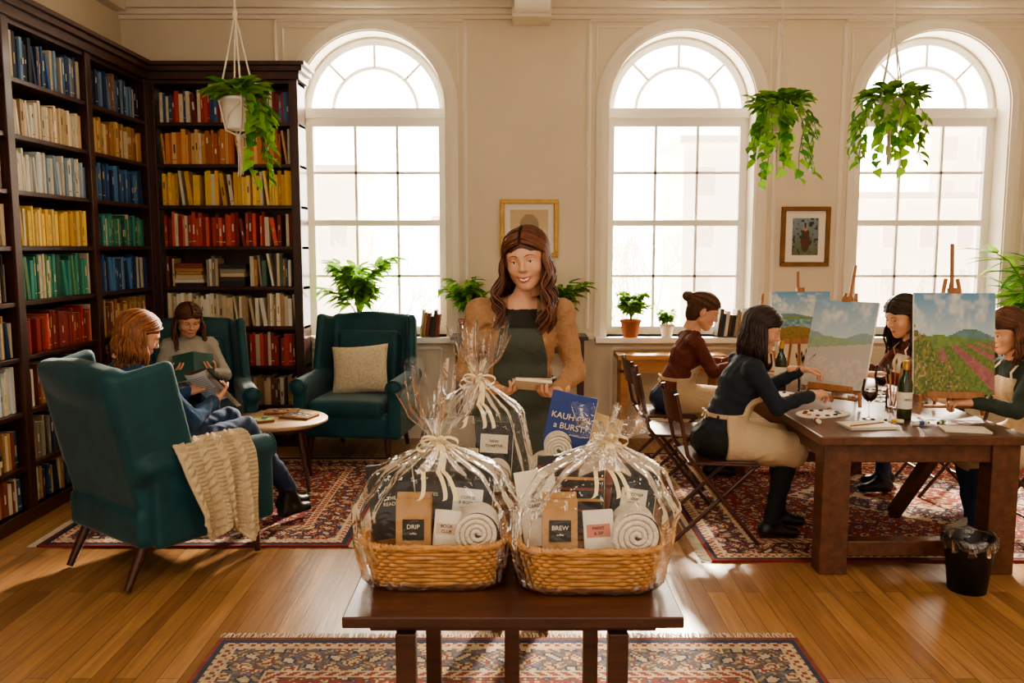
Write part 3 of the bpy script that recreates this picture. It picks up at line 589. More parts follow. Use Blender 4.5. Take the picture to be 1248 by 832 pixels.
# ---------------- PLANTS
def leaf(mb,p,d,up,L_,W,m):
    d=nrm(d);s_=nrm(np.cross(d,up));u=np.cross(s_,d)
    t=[0,.12,.4,.72,1];hw=[0,.42,.5,.28,0]; V=[];
    for a,w_ in zip(t,hw): c=p+d*L_*a-u*L_*.25*a*a; V+= [c-s_*W*w_+u*W*.18*(w_>0),c,c+s_*W*w_+u*W*.18*(w_>0)]
    F=[]
    for i in range(4):
        for j in range(2): F.append([i*3+j,i*3+j+1,i*3+4+j,i*3+3+j])
    mb.add(V,np.array(F),m,smooth=True)
def pothos(x,y,z,seed,sc=1,trail=.3,nv=12,bias=None,dome=70,spread=1.5):
    b=MB(); rr=random.Random(seed); r=.085*sc; hh=.14*sc
    b.lathe([(0,0),(r*.68,0),(r*.72,.01),(r,hh),(r*1.06,hh),(r*1.06,hh+.015),(r*.92,hh+.015),(r*.9,hh-.02),(0,hh-.02)],(x,y,z),M_pot,28)
    top=z+hh+.42
    for k in range(4):
        a=k*PI/2+.5; ca,sa=math.cos(a),math.sin(a); b.tube([[x,y,z-.03],[x+r*.75*ca,y+r*.75*sa,z-.005],[x+r*1.1*ca,y+r*1.1*sa,z+hh],[x+r*.3*ca,y+r*.3*sa,top-.12],[x,y,top]],.0045,M_rope,6)
        a2=a+PI/4; b.tube([[x+r*.75*ca,y+r*.75*sa,z-.003],[x+r*1.0*math.cos(a2),y+r*1.0*math.sin(a2),z+hh*.5],[x+r*1.1*math.cos(a+PI/2),y+r*1.1*math.sin(a+PI/2),z+hh]],.0035,M_rope,5)
    b.tube([[x,y,top],[x,y,H]],.005,M_rope,6); b.ell((x,y,top),(.014,.014,.02),M_rope,10); b.ell((x,y,z-.04),(.015,.015,.02),M_rope,10)
    b.lathe([(0,0),(.012,-.0),(.01,-.01)],(x,y,H),M_metal,10)
    for k in range(14): b.tube([[x+rr.uniform(-.008,.008),y+rr.uniform(-.008,.008),z-.045],[x+rr.uniform(-.014,.014),y+rr.uniform(-.014,.014),z-.2-rr.random()*.04]],.003,M_rope,4)
    for k in range(dome):
        a=rr.uniform(0,2*PI); q=rr.random()**.7; p=np.array([x+r*q*spread*math.cos(a),y+r*q*spread*math.sin(a),z+hh+.015+.1*(1-q*.6)*rr.random()]); leaf(b,p,(math.cos(a),math.sin(a),rr.uniform(-.4,.8)),(0,0,1),rr.uniform(.07,.105)*sc,rr.uniform(.06,.085)*sc,M_leaf if rr.random()<.7 else M_leafd)
    for k in range(nv):
        a=rr.uniform(0,2*PI) if bias is None else rr.uniform(bias[0],bias[1]); ln=trail*rr.uniform(.3,1.1); t=np.linspace(0,1,11); o=r*spread*.8+.07*sc*rr.random()
        P=np.stack([x+math.cos(a)*(r*.6+(o-r*.4)*np.minimum(1,t*3)+.02*np.sin(t*8+k)),y+math.sin(a)*(r*.6+(o-r*.4)*np.minimum(1,t*3)),z+hh+.04*np.sin(np.minimum(1,t*3)*PI)-ln*t**1.3],1); b.tube(P,.0025,M_stem,5)
        for i in range(2,11):
            a2=rr.uniform(0,2*PI); leaf(b,P[i],(math.cos(a2)+math.cos(a),math.sin(a2)+math.sin(a),-.9),(math.cos(a),math.sin(a),.8),rr.uniform(.06,.09)*sc,rr.uniform(.05,.075)*sc,M_leaf if rr.random()<.7 else M_leafd)
    b.obj('hanging_pothos_plant')
pothos(-1.36,4.3,2.225,1,.98,.36,7,(-.9,.7),75,1.3); pothos(1.545,5.0,2.31,2,.9,.38,17,None,100,1.9); pothos(2.185,5.0,2.35,3,.9,.34,17,None,105,2.0)
def potted(name,x,y,z,pr,ph,pm,h,sp,n,L_,W,seed,fan=1,m2=None,ylim=.25):
    b=MB(); rr=random.Random(seed); b.lathe([(0,0),(pr*.7,0),(pr*.72,.005),(pr,ph*.85),(pr*1.1,ph*.85),(pr*1.1,ph),(pr*.95,ph),(pr*.9,ph*.9),(0,ph*.9)],(x,y,z),pm,26)
    b.lathe([(0,ph*.92),(pr*.93,ph*.91)],(x,y,z),M_soil,20)
    for k in range(n):
        a=rr.uniform(0,2*PI); e_=rr.uniform(.15,1)*sp; hh=h*rr.uniform(.45,1); t=np.linspace(0,1,8); ca,sa=math.cos(a),min(max(math.sin(a),-.6),ylim)
        P=np.stack([x+ca*e_*t**1.5,y+sa*e_*t**1.5,z+ph*.9+hh*np.sin(t*PI/2*.95)],1); b.tube(P,np.linspace(.004,.0018,8)*max(1,h*2.2),M_stem,5)
        for i in range(3,8):
            for _ in range(fan):
                a2=a+rr.uniform(-1.3,1.3); leaf(b,P[i],(math.cos(a2),min(max(math.sin(a2),-.5),.3),rr.uniform(-.3,.5)),(0,0,1),L_*rr.uniform(.7,1.1),W*rr.uniform(.8,1.1),M_leaf if rr.random()<.6 else (m2 or M_leafd))
    b.obj(name)
potted('potted_schefflera',-1.3,7.15,.881,.07,.13,M_pot,.55,.3,18,.16,.08,5,3,M_leaf,.1)
potted('potted_fern',-.36,6.98,.921,.08,.13,M_terra,.36,.22,18,.13,.05,6,2,M_leafd)
potted('potted_fern',.42,6.98,.921,.08,.13,M_pot,.34,.2,16,.13,.05,7,2)
potted('potted_basil',1.01,7.17,.881,.085,.15,M_terra,.24,.15,24,.08,.055,8,3,M_leaf,.1)
potted('potted_succulent',1.32,7.17,.881,.06,.11,M_pot,.12,.08,14,.07,.035,9,2,None,.1)
potted('potted_palm',4.3,6.75,0,.16,.3,M_pot,1.35,.42,24,.3,.06,10,3,M_leafd)
def lean_books(name,x,y,z,n,seed):
    b=MB(); rr=random.Random(seed); q=x
    for i in range(n):
        t=rr.uniform(.018,.03); h=rr.uniform(.17,.24); b.box((q+t/2+.03,y,z+h/2*math.cos(.12)+.006),(t,.15,h),M_col,R=ry(.12),col=C(rr.choice(PAL['mix'])),top=C('#e0d6bf')); q+=t+.004
    b.obj(name)
lean_books('leaning_books',-.80,7.19,.885,6,1); lean_books('leaning_books',1.72,7.19,.885,8,2)
# consoles
b=MB(); b.bb((-.5,6.82,.89),(.62,7.12,.92),M_walnut); b.bb((-.47,6.85,.78),(.59,7.1,.89),M_walnut)
for x in (-.46,.55): 
    for y in (6.85,7.06): b.bb((x,y,0),(x+.04,y+.04,.8),M_walnut)
b.bb((-.45,6.87,.25),(.57,7.09,.27),M_walnut); b.obj('plant_console_table',bevel=.003)
b=MB(); b.bb((.86,6.8,.73),(1.75,7.11,.77),M_oak); b.bb((.89,6.83,.62),(1.72,7.09,.73),M_oak)
for x in (.89,1.66):
    for y in (6.83,7.03): b.bb((x,y,0),(x+.06,y+.06,.65),M_oak)
b.obj('oak_side_table',bevel=.003)
# pictures
def pframe(name,x0,x1,z0,z1,fm,fn,matw):
    b=MB(); Y=YW; t=.035
    for lo,hi in (((x0,z0),(x1,z0+t)),((x0,z1-t),(x1,z1)),((x0,z0+t),(x0+t,z1-t)),((x1-t,z0+t),(x1,z1-t))): b.bb((lo[0],Y-.03,lo[1]),(hi[0],Y-.001,hi[1]),fm)
    b.bb((x0+t,Y-.012,z0+t),(x1-t,Y-.002,z1-t),M_white)
    a0,a1,c0,c1=x0+t+matw,x1-t-matw,z0+t+matw,z1-t-matw; u=np.linspace(0,1,41); U,V=np.meshgrid(u,u,indexing='ij'); G=np.stack([a0+(a1-a0)*U,np.full_like(U,Y-.0135),c0+(c1-c0)*V],-1)
    uu=(u[1:]+u[:-1])/2; U,V=np.meshgrid(uu,uu,indexing='ij'); b.grid(G,M_paint,fn(U,V).reshape(-1,3),False); b.obj(name,bevel=.003)
def mixc(a,b_,t): t=np.clip(t,0,1)[...,None]; return np.array(a)*(1-t)+np.array(b_)*t
def fnA(U,V):
    c=mixc(C('#d8c6a0'),C('#c9b08a'),V+.3*vnoise(U,V,9,1)); m=((U-.5)**2/.06+(V-.6)**2/.08)<1; c[m]=C('#9a8a70'); m=(abs(U-.5)<.3)&(V<.35); c[m]=C('#6e6452'); return c
def fnB(U,V):
    c=mixc(C('#5f6b4a'),C('#7c8fa0'),V+.4*vnoise(U,V,8,2)-.2); m=((U-.5)**2/.03+(V-.4)**2/.1)<1; c[m]=C('#5a2c26'); m=((U-.5)**2/.006+(V-.72)**2/.006)<1; c[m]=C('#b98f70'); m=vnoise(U,V,14,4)>.75; c[m]=C('#2f3a28'); return c
pframe('framed_portrait',-.1,.39,1.56,2.04,M_gold,fnA,.05); pframe('framed_painting',2.27,2.68,1.48,1.98,M_dframe,fnB,.06)
# ---------------- EASELS
def land(seed,kind):
    def fn(U,V):
        n1=vnoise(U,V,6,seed);n2=vnoise(U,V,22,seed+1);n3=vnoise(U,V,50,seed+2); hz=.58 if kind!=2 else .5
        sky=mixc(C('#b9cdd6'),C('#5f97c4'),(V-hz)/(1-hz)); sky=mixc(sky,C('#e6e4dc'),(n1*.6+n2*.4-.5)*2.5); c=sky
        hill=hz+.05*np.sin(U*7+seed)+.03*n1; m=V<hill; c[m]=mixc(C('#6f8fa0'),C('#5a7f76'),n2)[m]
        m=V<hz-.02+.02*np.sin(U*5); c[m]=mixc(C('#7f9a50'),C('#5e8040'),n2)[m]
        g=V<hz-.1+.1*(U-.5)
        if kind==0:
            dd=(hz+.04-V); row=np.sin((U-.25)/(dd+.03)*5.5); c[g]=mixc(C('#7f9248'),C('#50702f'),n3)[g]; m=g&(row>.1)&(U>.32); c[m]=mixc(C('#b5757a'),C('#8f5a58'),n3)[m]; m=(V<.62*(1-U*1.5)+.12*n2); c[m]=mixc(C('#3f6230'),C('#a8a050'),n3**1.5)[m]; m=m&(n3>.85); c[m]=C('#c98a94')
        if kind==1: c[g]=mixc(C('#cf9a92'),C('#9db4a0'),n3)[g]; m=(V<.35)&(n2>.5); c[m]=C('#c9b4a6'); c=mixc(c,C('#cfdde0'),np.full_like(U,.3))
        if kind==2: m=V<.45; c[m]=mixc(C('#3f6f7f'),C('#9ab8c0'),n2)[m]; m=V<.2+.1*np.sin(U*4); c[m]=mixc(C('#a9793a'),C('#5f6a2c'),n3)[m]
        if kind==3: c=mixc(C('#e4e2da'),C('#c0ced4'),n1*V*1.5)
        return c
    return fn
def easel(x,y,z,yaw,tilt,w,h,zc,fn,mast,name='table_easel'):
    b=MB(TM((x,y,z),rz(yaw))); Rt=rx(-tilt); 
    def P(u,v,o=0): return Rt@np.array([u,o,v])
    b.tube([P(0,.03,.02),P(0,mast,.02)],.011,M_birch,4); 
    for s in (-1,1): b.tube([P(s*.17,-.0,.03)*np.array([1,1,0])+np.array([0,0,.012]),P(s*.03,mast*.8,.025)],.011,M_birch,4)
    bk_=P(0,mast*.78,.03); b.tube([bk_,[0,bk_[1]+.14,.012]],.010,M_birch,4)
    b.box(P(0,zc-.012,-.01),(w*.7,.05,.018),M_birch,R=Rt); b.box(P(0,zc-.0,-.035),(w*.7,.01,.03),M_birch,R=Rt); b.box(P(0,zc+h+.012,.0),(.05,.045,.03),M_birch,R=Rt)
    b.tube([P(-.14,.06,.03),P(.14,.06,.03)],.009,M_birch,4)
    b.box(P(0,zc+h/2,-.004),(w,.02,h),M_white,R=Rt)
    nx,ny=60,70; u=np.linspace(-w/2,w/2,nx+1);v=np.linspace(0,h,ny+1); U,V=np.meshgrid(u,v,indexing='ij'); G=np.stack([U,np.full_like(U,-.0155),V+zc],-1)@Rt.T
    uu=(np.arange(nx)+.5)/nx;vv=(np.arange(ny)+.5)/ny; U,V=np.meshgrid(uu,vv,indexing='ij'); b.grid(G,M_paint,fn(U,V).reshape(-1,3),False); b.obj(name)
easel(2.395,4.52,.7215,-.1,.12,.42,.55,.13,land(3,0),.95)
easel(1.85,4.86,.7215,-.8,.3,.38,.52,.11,land(8,1),.86)
easel(2.0,5.78,.7215,.1,.12,.42,.34,.28,land(12,2),.76)
easel(1.72,5.95,.7215,-.5,.3,.25,.3,.2,land(15,3),.62)
# ---------------- TABLE ITEMS
def wineglass(x,y,z,seed):
    b=MB(); b.lathe([(0,0),(.034,0),(.034,.002),(.006,.006),(.0035,.02),(.0035,.085),(.01,.095),(.03,.11),(.041,.135),(.042,.16),(.036,.2),(.034,.215)],(x,y,z),M_glass,28)
    b.lathe([(0,.098),(.01,.099),(.028,.112),(.038,.135),(.0385,.15),(0,.15)],(x,y,z),M_wine,28); b.obj('wine_glass')
wineglass(1.93,4.5,.7215,1); wineglass(1.7,5.6,.7215,2); wineglass(2.45,4.98,.7215,3); wineglass(2.22,5.02,.7215,4)
def bottle(x,y,z):
    b=MB(); b.lathe([(0,0),(.037,0),(.038,.01),(.038,.19),(.034,.21),(.016,.245),(.0145,.3),(.017,.302),(.017,.315),(.0,.315)],(x,y,z),M_bott,28)
    b.lathe([(.0386,.06),(.0386,.15)],(x,y,z),M_white,28); b.lathe([(.0175,.27),(.018,.316),(0,.318)],(x,y,z),M_gold,20); b.text('VINO',.018,TM((x,y-.0395,z+.11),rx(PI/2)),M_ink); b.obj('wine_bottle')
bottle(2.12,4.5,.7215); bottle(1.75,5.45,.7215)
def jar(x,y,z,seed):
    b=MB(); rr=random.Random(seed); b.lathe([(0,0),(.036,0),(.038,.005),(.038,.1),(.035,.105),(.035,.11)],(x,y,z),M_glass if seed%2 else M_pot,22)
    for k in range(9):
        a=rr.uniform(0,2*PI); q=.018*rr.random(); p=np.array([x+q*math.cos(a),y+q*math.sin(a),z+.01]); d=nrm([math.cos(a)*.2,math.sin(a)*.2,1]); L_=rr.uniform(.17,.23)
        b.tube([p,p+d*L_],.003,M_birch,5); b.tube([p+d*L_,p+d*(L_+.02)],.0045,M_metal,6); b.tube([p+d*(L_+.02),p+d*(L_+.035),p+d*(L_+.055)],[.005,.0065,.001],M_lash,6)
    b.obj('brush_jar')
jar(1.88,5.38,.7215,1); jar(2.12,5.4,.7215,2); jar(2.2,4.82,.7215,3)
def palette(x,y,z,seed,a):
    b=MB(TM((x,y,z),rz(a))); rr=random.Random(seed); th=np.linspace(0,2*PI,40,endpoint=False); rr_=.15*(1+.08*np.cos(2*th)+.06*np.cos(3*th+1)); P=np.stack([rr_*np.cos(th),rr_*.72*np.sin(th),0*th],1)
    V=np.concatenate([P,P+[0,0,.006]]); F=[list(range(40,80)),list(range(39,-1,-1))]+[[i,(i+1)%40,40+(i+1)%40,40+i] for i in range(40)]; b.add(V,F,M_white)
    for k in range(11):
        t=k/11*2*PI; b.ell((.1*math.cos(t),.07*math.sin(t),.009),(.015,.012,.006),M_col,10,col=C(rr.choice(['#b03a2e','#2a5a9a','#e0b030','#3a7a4a','#f0ece0','#c98a94','#5a3020'])))
    b.obj('paint_palette')
palette(1.72,4.62,.7215,1,.3); palette(2.3,5.3,.7215,2,1.2); palette(1.66,5.2,.7215,3,.9)
b=MB(TM((1.84,4.3,.7215),rz(.1))); b.box((0,0,.006),(.25,.15,.012),M_white); b.box((0,0,.013),(.26,.16,.002),M_col,R=rz(.05),col=C('#d8cdb6')); b.tube([[-.12,-.05,.017],[.1,.02,.017]],.004,M_birch,6); b.obj('sketch_pad')
b=MB(TM((2.3,4.22,.7215),rz(-.2))); b.box((0,0,.004),(.22,.14,.008),M_white); b.obj('paper_stack')
for i,(x,y) in enumerate(((1.62,4.88),(1.58,5.0),(2.02,4.40),(2.25,4.36),(2.1,5.1),(2.14,4.34),(1.62,4.42))):
    b=MB(TM((x,y,.7325),rz(i*1.3))); b.tube([[-.05,0,0],[.03,0,0]],.011,M_white,10); b.tube([[-.02,0,0],[.01,0,0]],.0113,M_col,10,col=C(['#b03a2e','#2a5a9a','#e0b030','#3a7a4a','#c98a94','#2a5a9a','#b03a2e'][i])); b.tube([[.03,0,0],[.045,0,0]],.006,M_black,8); b.obj('paint_tube')
# waste bin
b=MB(); b.lathe([(0,0),(.085,0),(.115,.26),(.118,.265),(.112,.26),(.083,.01),(0,.01)],(2.2,3.93,0),M_bin,28)
th=np.linspace(0,2*PI,65); G=[]
for k,(r,z) in enumerate(((.108,.2),(.111,.272),(.121,.275),(.124,.25),(.122,.225))): G.append(np.stack([2.2+(r+.005*np.sin(th*9+k))*np.cos(th),3.93+(r+.005*np.sin(th*9+k))*np.sin(th),z+.008*np.sin(th*7)],1))
b.grid(np.array(G),glassmat('bin_liner',(.75,.75,.75),.12,.3,.5,30)); b.obj('waste_bin')
# ---------------- FOLDING CHAIRS
b=MB()
for s in (-1,1):
    b.tube([[s*.2,-.27,.84],[s*.2,-.2,.5],[s*.2,.2,.0]],.0125,M_fold,8); b.tube([[s*.175,.19,.44],[s*.175,-.02,.24],[s*.175,-.27,0]],.0125,M_fold,8)
    b.tube([[s*.2,-.2,.46],[s*.19,.2,.44]],.01,M_fold,8)
u=np.linspace(-1,1,9); 
for t_ in (0,1):
    G=np.array([[[x*.2,-.275-.035*(1-x*x)+.014*t_,z] for z in np.linspace(.68,.84,4)] for x in u]); G[:,:,1]+=(.84-G[:,:,2])*.2; b.grid(G,M_fold)
b.box((0,0,.452),(.38,.38,.022),M_fold); b.tube([[-.2,.1,.13],[.2,.1,.13]],.009,M_fold,6); b.tube([[-.175,-.2,.08],[.175,-.2,.08]],.009,M_fold,6)
b.box((0,-.02,.44),(.34,.02,.02),M_fold)
fc_me,_=b.mesh('folding_chair',org=np.zeros(3))
def fchair(x,y,fwd,z=.0125):
    o=bpy.data.objects.new('folding_chair',fc_me); o.location=(x,y,z); o.rotation_euler=(0,0,fwd); bpy.context.collection.objects.link(o); m=o.modifiers.new('b','BEVEL'); m.width=.004; m.segments=2; m.limit_method='ANGLE'
fchair(1.16,4.72,-PI/2+.0); fchair(1.08,5.4,-PI/2-.1); fchair(1.1,6.02,-PI/2); fchair(2.87,5.6,PI/2); fchair(2.97,4.62,PI/2)
# ---------------- PEOPLE
def hand(mb,w,d,nn,side,curl,skin,h=.003,sc=.95):
    w=np.array(w,float); d=nrm(d); nn=nrm(np.array(nn,float)-d*np.dot(nn,d)); t=np.cross(d,nn)*side
    S=SDF(w-.16+d*.06,w+.16+d*.06,h); offs=[.028,.0095,-.0095,-.027]; kl=[.088,.09,.086,.078]; fl=[.068,.076,.07,.055]; fr=[.0085,.009,.0085,.0075]
    S.cone(w-d*.05,w+d*.01,.024,.021,k=.01,w=1.15,u=t)
    for i in range(4):
        K=w+(d*kl[i]+t*offs[i])*sc; S.cone(w+d*.012+t*offs[i]*.6,K,.0145,.0105,k=.012)
        p=K; a=0; rr_=fr[i]*sc
        for j,(fr_,cu) in enumerate(((.45,curl*.8),(.31,curl*1.1),(.24,curl*.7))):
            a+=math.radians(cu); dd=d*math.cos(a)+nn*math.sin(a)+t*offs[i]*(1.5 if j==0 else .3); dd=nrm(dd); q=p+dd*fl[i]*fr_*sc*1.05; S.cone(p,q,rr_,rr_*.9,k=.0025); p=q; rr_*=.92
    p=w+d*.022+t*.02; S.cone(w+d*.005,p,.015,.014,k=.01)
    for dd,L_,r in (((d*.6+t*.7+nn*.25),.042,.0125),((d*.8+t*.35+nn*.4),.033,.0105),((d*.9+t*.05+nn*.4),.027,.009)):
        q=p+nrm(dd)*L_*sc; S.cone(p,q,r*sc,r*.88*sc,k=.005); p=q
    addsdf(mb,S,[skin])
def head(mb,HM,skin,hc_,style,hlen,seed,smile=False,wave=.012,hn=320,front=0,phmin=1.25):
    T0=mb.T; mb.T=T0@HM; hcol=np.array(hc_); S=SDF((-.11,-.13,-.15),(.11,.14,.15),.0028)
    S.ell((0,-.016,.030),(.074,.092,.082)); S.ell((0,.024,-.028),(.060,.06,.074),k=.03); S.ell((0,.026,.030),(.063,.055,.048),k=.03)
    S.cone((0,.055,-.089),(0,.063,-.092),.018,.016,k=.03)
    for s in (-1,1):
        S.ell((s*.036,.053,-.028),(.025,.024,.022),k=.025); S.cone((s*.052,.0,-.058),(s*.012,.053,-.091),.02,.017,k=.025)
        S.cone((s*.014,.080,.024),(s*.045,.066,.023),.008,.007,k=.015); S.ell((s*.032,.098,.003),(.018,.02,.0125),k=.012,op='s')
        S.ell((s*.077,-.01,-.005),(.009,.02,.031),R=rz(-s*.3),k=.006); S.ell((s*.0095,.089,-.03),(.0078,.0095,.0068),k=.006)
    S.cone((0,.081,.015),(0,.097,-.022),.0068,.0088,k=.012); S.ell((0,.099,-.026),(.0088,.0088,.0078),k=.008)
    S.ell((0,.076,-.056),(.022,.013,.01),k=.014); S.ell((0,.074,-.07),(.016,.012,.007),k=.01)
    S.cone((0,-.03,-.06),(0,-.035,-.14),.05,.05,k=.02)
    F=S.F; ay=S.ax[1]
    def sy(x,z):
        i=int(round((x-S.lo[0])/S.h));k=int(round((z-S.lo[2])/S.h)); c=np.nonzero(F[i,:,k]<0)[0]; return float(ay[c[-1]])+ .0015 if len(c) else .08
    addsdf(mb,S,[skin])
    for s in (-1,1):
        ec=np.array([s*.032,.0685,.003]); mb.ell(ec,(.013,.0125,.0118),M_eye,16); mb.ell(ec+np.array([0,.0084,-.0015]),(.0055,.0046,.0055),M_iris,12)
        mb.ell(ec+np.array([0,-.0012,.0044]),(.0146,.0140,.0108),skin,16)
        P=[[s*.032+x,.0685+math.sqrt(max(0,.0142**2-x*x*.9))-.0003,.003+.0022-abs(x)**2*14] for x in np.linspace(-.013,.0135,9)]; mb.tube(P,[.0005,.0008,.001,.0012,.0012,.0012,.001,.0008,.0005],M_lash,5)
        P=[[s*x,sy(s*x,z)-.0003,z] for x,z in ((.013,.0225),(.021,.0262),(.032,.028),(.042,.026),(.049,.021))]; mb.tube(P,[.0012,.002,.002,.0015,.0006],M_hair,6,col=hcol*.8)
    cu=.007 if smile else .0015; wd=.029 if smile else .021; xs=np.linspace(-1,1,15)
    if smile:
        zt=[-.0585+cu*x*x for x in xs]; zb=[-.0735+(cu+.0145)*x*x for x in xs]
        G=np.array([[[x*wd*.93,sy(x*wd*.93,-.063)+.0008,a+(b_-a)*t] for t in (0,.5,1)] for x,a,b_ in zip(xs,zt,zb)]); mb.grid(G,M_teeth)
    else: zt=[-.0605+cu*x*x-.001*abs(x) for x in xs]; zb=[-.066+.0045*x*x for x in xs]
    fr=np.array([.2,.45,.65,.85,.95,1,.95,.85,.95,1,.95,.85,.65,.45,.2])
    mb.tube([[x*wd,sy(x*wd,z)-.0008,z] for x,z in zip(xs,zt)],.0030*fr,M_lip,6); mb.tube([[x*wd,sy(x*wd,z)-.001,z] for x,z in zip(xs,zb)],.0040*fr,M_lip,6)
    S=SDF((-.13,-.18,-.13),(.13,.15,.17),.004); S.ell((0,-.018,.036),(.081,.099,.082)); S.ell((0,.018,.040),(.066,.065,.050),k=.02); S.ell((0,-.05,-.02),(.07,.065,.085),k=.03)
    S.ell((0,.105,-.050),(.068,.085,.108),k=.006,op='s'); S.rbox((0,.06,-.1),(.1,.07,.1),.03,k=.01,op='s')
    addsdf(mb,S,[M_hair],col=hcol*.75); rr=random.Random(seed); Ri=HM[:3,:3]; dn=Ri.T@np.array([0,0,-1.])
    def onsurf(d,k): return np.array([.086*k*d[0],-.015+.105*k*d[1],.038+.087*k*d[2]])
    def slerp(a,b_,n,bulge=None):
        a=nrm(a);b_=nrm(b_); om=math.acos(max(-1,min(1,float(a@b_))))+1e-6; o=[]
        for t in np.linspace(0,1,n): o.append((a*math.sin((1-t)*om)+b_*math.sin(t*om))/math.sin(om))
        return o
    for i in range(hn):
        sg=1 if i%2 else -1; k=1.0+rr.uniform(-.01,.07); tone=hcol*rr.uniform(.6,1.45); q_=rr.random()
        if style=='long':
            phf=(phmin+(PI-phmin)*q_)*sg; al=math.radians(66-95*q_**.8+rr.uniform(-5,5))
            A_=np.array([sg*.07,math.sin(al),math.cos(al)]); B_=np.array([math.sin(phf),math.cos(phf),-.12])
            mid=nrm(nrm(A_)*.55+nrm(B_)*.5+np.array([0,.16*(1-q_),.10])); D=slerp(A_,mid,6)[:-1]+slerp(mid,B_,7)
            P=[onsurf(nrm(d),k) for d in D]
            p=P[-1]; o=nrm([p[0],(p[1]+.02)*.6,0]); L_=hlen*rr.uniform(.75,1.05); f_=max(0,1.8-abs(phf))*front; w0=rr.uniform(-1,1)+sg
            for t in np.linspace(.08,1,16): P.append(p+dn*L_*t+o*(.03*math.sin(min(1,t*1.3)*PI*.6)-.004)+o*wave*math.sin(t*12+w0)*min(1,t*2)+np.array([wave*.5*math.cos(t*12+w0)*t,f_*t,0])+np.array([-sg*.02*t*t,0,0]))
            r=np.concatenate([np.linspace(.0032,.0062,len(D)),np.linspace(.0066,.003,16)])
        else:
            ph=PI*q_*sg; zz=(.32-.62*q_) if q_<.45 else (.04-.9*(q_-.45)); A_=np.array([math.sin(ph)*math.sqrt(1-zz*zz),math.cos(ph)*math.sqrt(1-zz*zz),zz])
            D=slerp(A_,np.array([sg*.05,-.98,.16]),10); P=[onsurf(nrm(d),k*(1.0-.015*(j==0))) for j,d in enumerate(D)]; P.append(P[-1]+np.array([0,-.015,.0])); r=np.full(len(P),.0042)
            if i%3==0:
                al=rr.uniform(-.3,1.15); A_=np.array([sg*rr.uniform(0,.3),math.sin(al),math.cos(al)]); D=slerp(A_,np.array([sg*.05,-.98,.16]),10); P=[onsurf(nrm(d),k) for d in D]; r=np.full(len(P),.0042)
        mb.tube(P,r,M_hair,5,col=tone)
    if style=='bun':
        for k in range(22):
            ax=nrm([rr.uniform(-1,1),rr.uniform(-.5,.5),rr.uniform(-1,1)]); u=nrm(np.cross(ax,[0.3,1,.2])); v=np.cross(ax,u)
            mb.tube([np.array([0,-.135,.055])+(u*math.cos(t)+v*math.sin(t))*.03 for t in np.linspace(0,2*PI,14)],.009,M_hair,6,col=hcol*rr.uniform(.6,1.4))
    mb.T=T0
def eul(yaw,pitch,roll): return rz(math.radians(yaw))@rx(math.radians(pitch))@ry(math.radians(roll))
